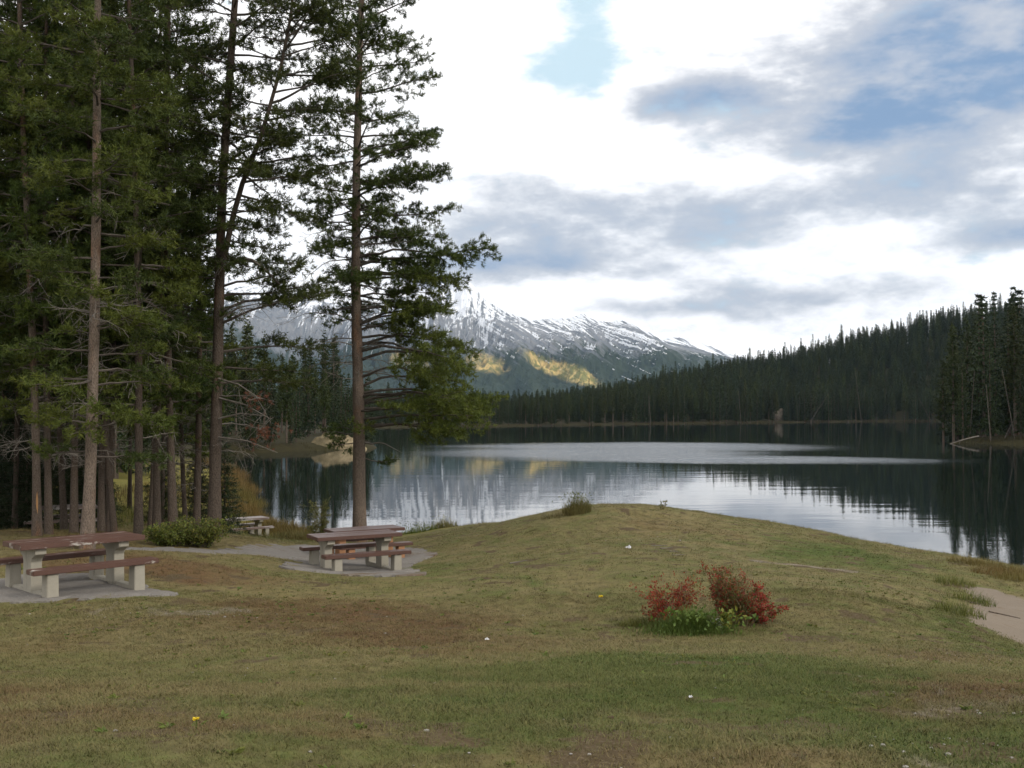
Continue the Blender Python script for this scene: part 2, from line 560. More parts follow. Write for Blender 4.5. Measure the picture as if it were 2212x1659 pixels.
def bark_mat(name, lo, hi):
    m, t, b = new_mat(name)
    co = t.node('ShaderNodeTexCoord').outputs['Object']
    v = t.vmath('MULTIPLY', co, (1, 1, 0.28))
    pl = t.node('ShaderNodeTexVoronoi')
    t.put(pl.inputs['Vector'], t.vmath('ADD', v, t.vmath('SCALE', co, scale=0.1)))
    pl.inputs['Scale'].default_value = 55
    n1 = t.noise(v, 14, 5, 0.65)
    n2 = t.noise(t.vmath('MULTIPLY', co, (1, 1, 0.35)), 1.6, 4, 0.6)
    c = t.mix(n1, (0.085, 0.065, 0.05), (0.23, 0.185, 0.15))
    c = t.mix(t.ramp(n2, 0.5, 0.72), c, (0.235, 0.125, 0.07))
    c = t.mix(t.math('MULTIPLY', t.ramp(pl.outputs['Distance'], 0.35, 0.7), 0.55), c, (0.06, 0.045, 0.035))
    rnd = t.node('ShaderNodeObjectInfo').outputs['Random']
    hs = t.node('ShaderNodeHueSaturation')
    t.put(hs.inputs['Value'], t.ramp(rnd, 0, 1, lo, hi, smooth=False))
    t.put(hs.inputs['Color'], c)
    t.put(b.inputs['Base Color'], hs.outputs[0])
    b.inputs['Roughness'].default_value = 0.95
    b.inputs['Specular IOR Level'].default_value = 0.15
    t.put(b.inputs['Normal'], t.bump(t.math('SUBTRACT', n1, pl.outputs['Distance']), 0.9, 0.02))


bark_mat('bark', 0.5, 0.95)
bark_mat('bark_pale', 1.2, 1.25)
simple_mat('scar_wood', (0.30, 0.15, 0.06), (0.40, 0.23, 0.10), 9, 0.8, 0.3, 0.01, stretch=(1, 1, .15))
simple_mat('boulder', (0.10, 0.085, 0.065), (0.21, 0.18, 0.14), 0.8, 0.95, 0.6, 0.1)
simple_mat('bank_sand', (0.09, 0.075, 0.04), (0.25, 0.20, 0.12), 0.35, 0.95, 0.6, 0.3)
simple_mat('pale_stone', (0.20, 0.19, 0.17), (0.36, 0.34, 0.31), 9, 0.9, 0.4, 0.004)
simple_mat('paper', (0.50, 0.50, 0.53), (0.62, 0.62, 0.62), 20, 0.8, 0.2, 0.003)
simple_mat('petal', (0.75, 0.55, 0.03), (0.85, 0.68, 0.05), 20, 0.7, 0)
simple_mat('cone', (0.05, 0.03, 0.02), (0.10, 0.06, 0.035), 30, 0.9, 0.4, 0.003)


def concrete(name, c1, c2, stain):
    m, t, b = new_mat(name)
    co = t.node('ShaderNodeTexCoord').outputs['Object']
    n1 = t.noise(co, 6, 6, 0.65)
    n2 = t.noise(t.vmath('MULTIPLY', co, (1, 1, 0.25)), 5, 5, 0.7)
    c = t.mix(n1, c1, c2)
    c = t.mix(t.math('MULTIPLY', t.ramp(n2, 0.52, 0.75), 0.7), c, stain)
    n3 = t.noise(co, 90, 3, 0.6)
    c = t.mix(0.25, c, t.mix(n3, (0.2, 0.2, 0.2), (0.8, 0.8, 0.8)), 'OVERLAY')
    t.put(b.inputs['Base Color'], c)
    b.inputs['Roughness'].default_value = 0.9
    b.inputs['Specular IOR Level'].default_value = 0.2
    t.put(b.inputs['Normal'], t.bump(t.math('ADD', n1, n3), 0.3, 0.006))
    return m


concrete('concrete', (0.27, 0.25, 0.205), (0.37, 0.345, 0.285), (0.17, 0.155, 0.125))
concrete('concrete_brown', (0.30, 0.15, 0.075), (0.36, 0.20, 0.11), (0.17, 0.10, 0.06))


def painted(name, c1, c2, worn, lo, hi):
    m, t, b = new_mat(name)
    co = t.node('ShaderNodeTexCoord').outputs['Object']
    n1 = t.noise(t.vmath('MULTIPLY', co, (0.25, 1.4, 1.4)), 9, 6, 0.65)
    n2 = t.noise(t.vmath('MULTIPLY', co, (0.5, 2, 2)), 3.0, 6, 0.72, 0.6)
    c = t.mix(n1, c1, c2)
    w = t.ramp(n2, lo, hi)
    c = t.mix(w, c, worn)
    t.put(b.inputs['Base Color'], c)
    t.put(b.inputs['Roughness'], t.math('ADD', 0.42, t.math('MULTIPLY', w, 0.4)))
    b.inputs['Specular IOR Level'].default_value = 0.4
    t.put(b.inputs['Normal'], t.bump(t.math('ADD', n1, w), 0.3, 0.004))
    return m


painted('paint_chipped', (0.074, 0.038, 0.028), (0.115, 0.060, 0.046), (0.40, 0.37, 0.33), 0.58, 0.66)
painted('paint_brown', (0.070, 0.036, 0.027), (0.105, 0.055, 0.042), (0.24, 0.18, 0.15), 0.64, 0.72)
painted('paint_grey', (0.12, 0.075, 0.062), (0.20, 0.155, 0.14), (0.34, 0.32, 0.30), 0.48, 0.62)
# ------------------------------------------------------------------ terrain
LAKE = np.array([(45, 2), (26, 10), (18.5, 17.5), (15.4, 23.4), (14.2, 26), (12.8, 29), (10.6, 32.5), (7.9, 35.6), (4.6, 38.2), (1.0, 40.0),
                 (-2.2, 42.3), (-6, 43.6), (-9, 45.6), (-11.3, 49.5), (-14.3, 58), (-17.6, 70), (-22, 84), (-28.5, 108), (-34, 122), (-37, 133.5),
                 (-31, 141), (-27, 146), (-22, 148.5), (-19.5, 153), (-24, 180), (-40, 250), (-50, 345), (-30, 380), (-5, 392), (18, 420), (55, 455),
                 (87, 486), (150, 540), (215, 596), (290, 600), (318, 480), (205, 330), (112, 230), (83, 190), (77, 180), (87.5, 173), (112, 150),
                 (124, 90), (105, 25)], float)


def lake_dist(X, Y):
    """signed distance to the shore line: positive on land"""
    X, Y = np.asarray(X, float).ravel(), np.asarray(Y, float).ravel()
    d2 = np.full(X.shape, 1e18)
    inside = np.zeros(X.shape, bool)
    n = len(LAKE)
    for i in range(n):
        ax, ay = LAKE[i]
        bx, by = LAKE[(i + 1) % n]
        ex, ey = bx - ax, by - ay
        tt = np.clip(((X - ax) * ex + (Y - ay) * ey) / (ex * ex + ey * ey), 0, 1)
        d2 = np.minimum(d2, (X - ax - tt * ex) ** 2 + (Y - ay - tt * ey) ** 2)
        cr = (ay > Y) != (by > Y)
        with np.errstate(divide='ignore', invalid='ignore'):
            xi = ax + (Y - ay) * ex / (ey if ey != 0 else 1e-9)
        inside ^= cr & (X < xi)
    d = np.sqrt(d2)
    return np.where(inside, -d, d)


_ctl = []
for px, py, Y in [(1106, 1506, 7), (1106, 1432, 10), (200, 1440, 10.2), (2050, 1440, 10.2), (150, 1284, 15.7), (-80, 1300, 15.2), (1480, 1362, 14.5),
                  (1850, 1352, 14.6), (2060, 1335, 16), (2150, 1322, 18.0), (2230, 1392, 15.3), (2200, 1268, 22.0), (1500, 1111, 31), (1700, 1151, 29.5),
                  (1900, 1191, 27), (2060, 1212, 25.3), (2185, 1246, 23.4), (1320, 1089, 32), (1240, 1100, 33), (1190, 1118, 34.5), (1000, 1136, 37),
                  (900, 1152, 37), (811, 1168, 36), (1300, 1200, 22), (1100, 1180, 26), (1400, 1145, 27), (1700, 1220, 21.5), (1900, 1260, 19),
                  (780, 1234, 22.3), (785, 1200, 27.4), (777, 1172, 32.5), (1100, 1250, 19), (600, 1290, 17), (900, 1300, 16.5), (450, 1192, 22.5),
                  (188, 1188, 21), (84, 1157, 24), (463, 1160, 26.5), (400, 1182, 24), (520, 1161, 42), (600, 1168, 38), (480, 1150, 35), (300, 1100, 38),
                  (330, 1040, 58), (380, 1000, 80), (105, 1143, 35), (0, 1100, 40), (640, 1150, 45), (540, 1075, 66)]:
    _ctl.append(at(px, py, Y))
for q in [(-3, 4.6, 3.9), (0, 4.6, 3.9), (3, 4.6, 3.88), (-5, 0, 4.1), (5, 0, 4.1), (0, -12, 4.6), (-8, 5, 3.8), (8, 5, 3.7), (-60, 60, 2.6), (-60, 120, 3.2),
          (-40, 20, 2.9), (-30, 0, 3.6), (16, 8, 2.6), (-45, 95, 2.6), (-22, 25, 2.6)]:
    _ctl.append(np.array(q, float))
_ctl = np.array(_ctl)


def _phi(r2):
    return np.sqrt(r2 + 9.0)


def _rbf_fit(P):
    n = len(P)
    r2 = (P[:, None, 0] - P[None, :, 0]) ** 2 + (P[:, None, 1] - P[None, :, 1]) ** 2
    A = np.zeros((n + 3, n + 3))
    A[:n, :n] = _phi(r2) + np.eye(n) * -0.02
    A[:n, n] = A[n, :n] = 1
    A[:n, n + 1] = A[n + 1, :n] = P[:, 0]
    A[:n, n + 2] = A[n + 2, :n] = P[:, 1]
    return np.linalg.solve(A, np.concatenate([P[:, 2], np.zeros(3)]))


_w = _rbf_fit(_ctl)


def rbf(X, Y):
    r = _w[-3] + _w[-2] * X + _w[-1] * Y
    for i, p in enumerate(_ctl):
        r = r + _w[i] * _phi((X - p[0]) ** 2 + (Y - p[1]) ** 2)
    return r


_hx = np.array([-1.0, 0.0, 0.02, 0.10, 0.18, 0.27, 0.36, 0.43, 0.50, 0.7])
_hz = np.array([0, 0, 0, 6, 18, 32, 50, 64, 68, 68.0])


def terrain(X, Y):
    X, Y = np.broadcast_arrays(np.asarray(X, float), np.asarray(Y, float))
    shp = X.shape
    X, Y = X.ravel(), Y.ravel()
    d = lake_dist(X, Y)
    near = sstep(150, 95, Y) * sstep(-75, -50, X) * sstep(28, 18, X) * sstep(-30, -14, Y)
    zn = rbf(X, Y)
    zg = np.where(Y > 300, 0.35, 1.0) + np.clip(d, 0, 400) * np.where(Y > 300, 0.012, 0.025)
    a = X / np.maximum(Y, 1)
    hill = np.interp(a, _hx, _hz) * sstep(10, 190, d) * sstep(200, 420, Y)
    zg = zg + hill + 1.2 * fbm(X / 40, Y / 40, 3) * sstep(4, 45, d)
    zg = np.where(Y < 20, np.minimum(zg, 4.0) * 0 + 3.2, zg)
    land = zn * near + zg * (1 - near)
    bank = -0.25 + np.maximum(d, -3) * np.where(Y < 47, 1.25, 0.5)
    kk = 0.35
    hh = np.clip(0.5 + 0.5 * (bank - land) / kk, 0, 1)
    z = bank * (1 - hh) + land * hh - kk * hh * (1 - hh)
    z = np.where(d < -2.0, -2.75 - np.clip(-d - 2, 0, 6) * 0.4, z)
    lump = (fbm(X / 1.3, Y / 1.3, 5) - 0.5) * 0.10 + (fbm(X / 4, Y / 4, 15) - 0.5) * 0.14
    knoll = np.exp(-(((X - 3.6) / 4.5) ** 2 + ((Y - 29) / 6) ** 2))
    lump = lump + knoll * (ridged(X / 1.5 + Y / 4, Y / 2.2, 9, 3) - 0.5) * 0.22
    z = z + lump * np.where(d > 0, 1, 0) * sstep(400, 100, Y)
    return z.reshape(shp)


def ground_z(x, y):
    return float(terrain(np.array([x]), np.array([y]))[0])


def ground_hit(px, py, ymin=4.0, ymax=60.0):
    d = ray(px, py)
    Ys = np.arange(ymin, ymax, 0.05)
    P = np.array([0, 0, EYE])[None, :] + d[None, :] * (Ys / d[1])[:, None]
    z = terrain(P[:, 0], P[:, 1])
    k = np.nonzero(P[:, 2] <= z)[0]
    i = k[0] if len(k) else len(Ys) - 1
    return np.array([P[i, 0], P[i, 1], z[i]])


def axis_lines(lo, hi, step, far_lo, far_hi, growth):
    mid = list(np.arange(lo, hi + 1e-6, step))
    up, s, v = [], step, hi
    while v < far_hi:
        s *= growth
        v += s
        up.append(v)
    dn, s, v = [], step, lo
    while v > far_lo:
        s *= growth
        v -= s
        dn.append(v)
    return np.array(dn[::-1] + mid + up)


GX = axis_lines(-9, 9, 0.14, -9000, 9000, 1.055)
GY = axis_lines(3.8, 36, 0.14, -80, 9500, 1.045)
XX, YY = np.meshgrid(GX, GY)
ZZ = terrain(XX, YY)
nx, ny = len(GX), len(GY)
V = np.stack([XX, YY, ZZ], -1).reshape(-1, 3)
ii = (np.arange(ny - 1)[:, None] * nx + np.arange(nx - 1)[None, :]).ravel()
F = np.stack([ii, ii + 1, ii + 1 + nx, ii + nx], 1)
me = fast_mesh('ground', V, F, smooth=True)
X, Y = V[:, 0], V[:, 1]
dl = lake_dist(X, Y)
# sand of the little beach path on the right, as a band in plan
SAND = np.array([ground_hit(px, py)[:2] for px, py in [(2085, 1262), (2150, 1275), (2230, 1300), (2330, 1330), (2330, 1440), (2212, 1392), (2150, 1368), (2086, 1340), (2110, 1300)]])
def in_poly(X, Y, P):
    inside = np.zeros(np.shape(X), bool)
    for i in range(len(P)):
        (ax, ay), (bx, by) = P[i], P[(i + 1) % len(P)]
        cr = (ay > Y) != (by > Y)
        inside ^= cr & (X < ax + (Y - ay) * (bx - ax) / ((by - ay) if by != ay else 1e-9))
    return inside
def soft_poly(X, Y, P, w):
    d2 = np.full(np.shape(X), 1e18)
    for i in range(len(P)):
        (ax, ay), (bx, by) = P[i], P[(i + 1) % len(P)]
        ex, ey = bx - ax, by - ay
        tt = np.clip(((X - ax) * ex + (Y - ay) * ey) / (ex * ex + ey * ey), 0, 1)
        d2 = np.minimum(d2, (X - ax - tt * ex) ** 2 + (Y - ay - tt * ey) ** 2)
    d = np.sqrt(d2) * np.where(in_poly(X, Y, P), 1, -1)
    return np.clip(0.5 + d / (2 * w), 0, 1)
zone = np.zeros((len(V), 3), np.float32)
zone[:, 0] = soft_poly(X, Y, SAND, 0.5)
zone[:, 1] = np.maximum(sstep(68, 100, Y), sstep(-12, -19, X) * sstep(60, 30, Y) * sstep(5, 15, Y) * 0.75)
zone[:, 2] = np.maximum(sstep(34, 40, Y) * sstep(3, -4, X), sstep(-9, -16, X) * sstep(30, 38, Y)) * sstep(170, 120, Y)
def bare_field(X, Y):
    f = fbm(X * 2.2 + 3, Y * 1.7 + 8, 61, 5, 0.62)
    big = fbm(X * 0.35 + 1, Y * 0.3 + 4, 67, 3)
    blobs_ = 0
    for x, y, rx, ry, a in [(3.4, 6.9, 1.3, 1.4, .16), (2.4, 5.2, 1.4, .6, .16), (-2.4, 5.6, 1.8, .9, .10), (.5, 5.0, 1.6, .6, .12), (-3.6, 7.6, 1.6, 1.2, .08), (4.9, 12.0, 1.2, 1.2, .12), (3.8, 27, 1.8, 3, .10), (-.3, 9.2, 1.2, .6, .08), (6.0, 21.3, 1.0, .6, .7)]:
        blobs_ = blobs_ + a * np.exp(-((X - x) / rx) ** 2 - ((Y - y) / ry) ** 2)
    return sstep(0.62, 0.72, f + (big - 0.5) * 0.2 + blobs_ * 0.45)


ab_ = me.attributes.new('bare', 'FLOAT', 'POINT')
ab_.data.foreach_set('value', bare_field(X, Y).astype(np.float32))
at_ = me.attributes.new('zone', 'FLOAT_VECTOR', 'POINT')
at_.data.foreach_set('vector', zone.ravel())
ground = link('ground', me, mats=[MAT['ground']])
tag(ground, 'worn grass clearing sloping down to the lake', kind='structure')

# ---- the lake
wme = fast_mesh('lake_water', [(-140, -4, 0), (420, -4, 0), (420, 640, 0), (-140, 640, 0)], [(0, 1, 2, 3)])
lake = link('lake_water', wme, mats=[MAT['water']])
tag(lake, 'calm dark lake with wind-ruffled bands reflecting the sky', kind='structure')


def drape(name, pts, lift, matname, label, rings=(1.0, 0.96, 0.85, 0.65, 0.4, 0.15), rag=0.10, seed=1, kind='structure'):
    """a thin ragged sheet laid on the ground with a sloping rim"""
    P = np.array(pts, float)[:, :2]
    Q = []
    for i in range(len(P)):
        a, b2 = P[i], P[(i + 1) % len(P)]
        n = max(2, int(np.linalg.norm(b2 - a) / 0.12))
        for k2 in range(n):
            Q.append(a + (b2 - a) * k2 / n)
    Q = np.array(Q)
    c = P.mean(0)
    # smooth the outline a little, then fray it
    for _ in range(9):
        Q = (np.roll(Q, 1, 0) + 2 * Q + np.roll(Q, -1, 0)) / 4
    nrm = np.roll(Q, -1, 0) - np.roll(Q, 1, 0)
    nrm = np.stack([nrm[:, 1], -nrm[:, 0]], 1) / (np.linalg.norm(nrm, axis=1)[:, None] + 1e-9)
    Q = Q + nrm * ((fbm(Q[:, 0] * 2.3, Q[:, 1] * 2.3, seed, 4, 0.7) - 0.5) * 2 * rag)[:, None]
    bm = bmesh.new()
    vs = [bm.verts.new((q[0], q[1], 0)) for q in Q]
    f = bm.faces.new(vs)
    bmesh.ops.triangulate(bm, faces=[f])
    bmesh.ops.subdivide_edges(bm, edges=[e for e in bm.edges if not e.is_boundary], cuts=3, use_grid_fill=True)
    bmesh.ops.triangulate(bm, faces=bm.faces[:])
    xy = np.array([v.co[:2] for v in bm.verts])
    z = terrain(xy[:, 0], xy[:, 1])
    for v, zz in zip(bm.verts, z):
        v.co.z = zz + (lift if not v.is_boundary else -0.02)
    bm.normal_update()
    me = bpy.data.meshes.new(name)
    bm.to_mesh(me)
    bm.free()
    o = link(name, me, mats=[MAT[matname]])
    tag(o, label, kind=kind)
    return Q


def px_poly(pp):
    return [ground_hit(*p) for p in pp]


PAD_A = drape('gravel_pad', px_poly([(-120, 1312), (0, 1303), (100, 1304), (200, 1297), (300, 1291), (395, 1291), (402, 1285), (360, 1276), (300, 1264), (240, 1246), (120, 1240), (-40, 1248), (-160, 1280)]),
              0.03, 'gravel', 'grey gravel pad under the chipped picnic table')
PAD_B = drape('gravel_pad', px_poly([(600, 1229), (690, 1239), (770, 1246), (880, 1247), (932, 1242), (880, 1228), (905, 1214), (950, 1197), (905, 1186), (840, 1182), (760, 1180), (690, 1185), (650, 1205)]),
              0.035, 'gravel', 'grey gravel pad under the pair of picnic tables', seed=4)
PATH = drape('gravel_path', px_poly([(250, 1186), (330, 1184), (430, 1187), (520, 1182), (600, 1177), (690, 1178), (705, 1192), (690, 1206), (640, 1212), (560, 1200), (430, 1195), (330, 1190), (250, 1190)]),
             0.02, 'gravel', 'worn gravel path leading from the woods to the pad', seed=9)

# ------------------------------------------------------------------ mountains
SKY1 = np.array([(-2600, 560), (-1500, 500), (-700, 520), (-200, 600), (100, 640), (220, 610), (330, 584), (430, 604), (520, 612), (620, 640), (700, 660), (780, 672), (850, 655), (900, 642), (940, 632), (957, 622), (970, 634), (984, 644),
                 (1000, 626), (1013, 618), (1030, 636), (1050, 656), (1075, 676), (1100, 685), (1125, 692), (1150, 698), (1175, 697), (1200, 698), (1225, 699), (1245, 692), (1262, 684), (1272, 694), (1290, 704),
                 (1315, 706), (1345, 703), (1372, 714), (1400, 728), (1430, 742), (1470, 752), (1520, 765), (1580, 782), (1700, 806), (1900, 830), (2600, 850)], float)


def mountain(name, sky, Yr, Yf, Xlo, Xhi, nxm, nym, seed, label, mat):
    xs = np.linspace(Xlo, Xhi, nxm)
    tt = np.linspace(0, 1, nym)
    px = xs / Yr * 2212 + 1106
    hz = 5.5 + (890 + 9 - np.interp(px, sky[:, 0], sky[:, 1])) / 2212 * Yr
    X, T = np.meshgrid(xs, tt)
    H = np.broadcast_to(hz, X.shape)
    Yv = Yf + (Yr - Yf) * T
    # spurs and gullies running down the face, with the layers of rock dipping to the right
    shear = X + (1 - T) * (-420)
    g = ridged(shear / 420, T * 1.6 + 3, seed, 5, 0.55)
    g2 = ridged((X + (1 - T) * 900) / 130, T * 3.0, seed + 5, 4, 0.6)
    g3 = ridged((X - (1 - T) * 300) / 60, T * 7.0, seed + 11, 3, 0.6)
    prof = T ** 1.25
    body = np.sin(np.pi * np.clip(T, 0, 1)) ** 0.9 * (1 - T) ** 0.35 * 1.25
    jag = (fbm(xs / 150, xs * 0 + 2, seed + 3, 6, 0.62) - 0.5) * 34 + (ridged(xs / 70, xs * 0 + 5, seed + 8, 4, 0.6) - 0.55) * 26
    H = H + jag * np.clip(hz / 600, 0.15, 1)
    body = np.sin(np.pi * np.clip(T, 0, 1)) ** 0.7 * 1.15
    Z = H * prof + body * ((g - 0.55) * 420 + (g2 - 0.5) * 150 + (g3 - 0.5) * 70)
    lim = EYE + (H - EYE) * Yv / Yr - 6 - (1 - T) * 160
    soft_ = 25.0
    Z = np.where(T < 0.999, lim - soft_ * np.log1p(np.exp(np.clip((lim - Z) / soft_, -30, 30))), H)
    Z = np.where(T < 0.02, -60, Z)
    # the far side falls away
    back = np.stack([xs, np.full(nxm, Yr + 900.0), hz * 0.3], 1)
    V = np.concatenate([np.stack([X, Yv, Z], -1).reshape(-1, 3), back])
    ii = (np.arange(nym)[:, None] * nxm + np.arange(nxm - 1)[None, :]).ravel()
    F = np.stack([ii, ii + 1, ii + 1 + nxm, ii + nxm], 1)
    me = fast_mesh(name, V, F, smooth=False)
    o = link(name, me, mats=[mat])
    tag(o, label, kind='structure')
    return o


m, t, b = new_mat('mountain_rock')
geo = t.node('ShaderNodeNewGeometry')
pos = geo.outputs['Position']
mx_, my_, mz_ = t.sep(pos)
diag = t.math('ADD', mx_, t.math('MULTIPLY', mz_, 1.25))
strat = t.noise(t.comb(t.math('MULTIPLY', diag, 0.036), t.math('MULTIPLY', mz_, 0.0035), 0.0), 1.0, 5, 0.6)
fall = t.noise(t.comb(t.math('MULTIPLY', mx_, 0.042), t.math('MULTIPLY', mz_, 0.0045), 3.0), 1.0, 5, 0.65)
side = t.ramp(mx_, -350, 150)
streak = t.math('ADD', t.math('MULTIPLY', strat, side), t.math('MULTIPLY', fall, t.math('SUBTRACT', 1.0, side)))
n_lo = t.noise(pos, 0.0028, 5, 0.6)
n_hi = t.noise(pos, 0.02, 5, 0.65)
rock = t.mix(n_hi, (0.115, 0.125, 0.145), (0.25, 0.26, 0.28))
rock = t.mix(t.math('MULTIPLY', t.ramp(streak, 0.4, 0.6), 0.5), rock, (0.34, 0.33, 0.33))
tree_h = t.math('ADD', t.math('ADD', mz_, t.math('MULTIPLY', t.math('SUBTRACT', n_lo, 0.5), -520)), t.math('MULTIPLY', t.math('SUBTRACT', streak, 0.5), -500))
wood = t.mix(n_hi, (0.016, 0.028, 0.018), (0.050, 0.062, 0.032))
col = t.mix(t.ramp(tree_h, 270, 400, 1, 0), rock, wood)
# sunlit patches painted into the colour, golden as aspen, on the low spurs
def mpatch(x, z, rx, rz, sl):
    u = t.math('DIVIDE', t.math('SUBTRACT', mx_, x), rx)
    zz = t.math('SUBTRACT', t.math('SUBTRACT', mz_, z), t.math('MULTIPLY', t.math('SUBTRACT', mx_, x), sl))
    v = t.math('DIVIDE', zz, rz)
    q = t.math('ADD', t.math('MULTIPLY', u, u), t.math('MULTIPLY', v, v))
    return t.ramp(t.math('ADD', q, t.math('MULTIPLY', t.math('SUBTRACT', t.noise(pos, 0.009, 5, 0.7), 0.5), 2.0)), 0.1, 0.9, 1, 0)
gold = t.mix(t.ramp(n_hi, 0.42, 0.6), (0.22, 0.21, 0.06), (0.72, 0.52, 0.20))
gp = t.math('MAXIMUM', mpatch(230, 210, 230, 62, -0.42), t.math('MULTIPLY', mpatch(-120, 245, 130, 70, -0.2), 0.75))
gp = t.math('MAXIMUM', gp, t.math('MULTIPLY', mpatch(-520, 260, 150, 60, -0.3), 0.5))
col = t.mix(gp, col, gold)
snow_h = t.math('ADD', mz_, t.math('ADD', t.math('ADD', t.math('MULTIPLY', t.math('SUBTRACT', streak, 0.5), 1450), t.math('ADD', t.math('MULTIPLY', t.math('SUBTRACT', n_hi, 0.5), 420), t.math('MULTIPLY', t.sep(geo.outputs['True Normal'])[0], -170))), t.math('MULTIPLY', t.math('SUBTRACT', n_lo, 0.5), 260)))
snow_h = t.math('ADD', snow_h, t.ramp(mx_, -700, -420, -60, 40))
snow = t.ramp(snow_h, 535, 625)
col = t.mix(snow, col, (0.86, 0.88, 0.92))
t.put(b.inputs['Base Color'], col)
b.inputs['Roughness'].default_value = 0.95
b.inputs['Specular IOR Level'].default_value = 0.1
t.put(b.inputs['Normal'], t.bump(t.math('ADD', streak, n_hi), 0.8, 22))
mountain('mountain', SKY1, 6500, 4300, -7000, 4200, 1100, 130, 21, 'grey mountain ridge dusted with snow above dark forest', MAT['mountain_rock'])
SKY2 = np.array([(1000, 840), (1300, 800), (1380, 762), (1430, 741), (1455, 737), (1480, 739), (1500, 746), (1530, 757), (1560, 769), (1620, 785), (1750, 810), (2000, 850)], float)
m, t, b = new_mat('snow_rock')
pos = t.node('ShaderNodeNewGeometry').outputs['Position']
mx_, my_, mz_ = t.sep(pos)
diag = t.math('ADD', mx_, t.math('MULTIPLY', mz_, 1.6))
st = t.noise(t.comb(t.math('MULTIPLY', diag, 0.012), t.math('MULTIPLY', mz_, 0.003), 0), 1, 5, 0.6)
sn = t.ramp(t.math('ADD', mz_, t.math('MULTIPLY', t.math('SUBTRACT', st, 0.5), 2200)), 400, 520)
t.put(b.inputs['Base Color'], t.mix(sn, (0.20, 0.20, 0.22), (0.86, 0.88, 0.92)))
b.inputs['Roughness'].default_value = 0.95
mountain('mountain', SKY2, 8800, 7700, -200, 4800, 300, 60, 41, 'low snow-covered peak behind the end of the ridge', MAT['snow_rock'])
# ------------------------------------------------------------------ trees
UP = np.array([0.0, 0.0, 1.0])


def unit(v):
    return v / (np.linalg.norm(v, axis=-1, keepdims=True) + 1e-9)


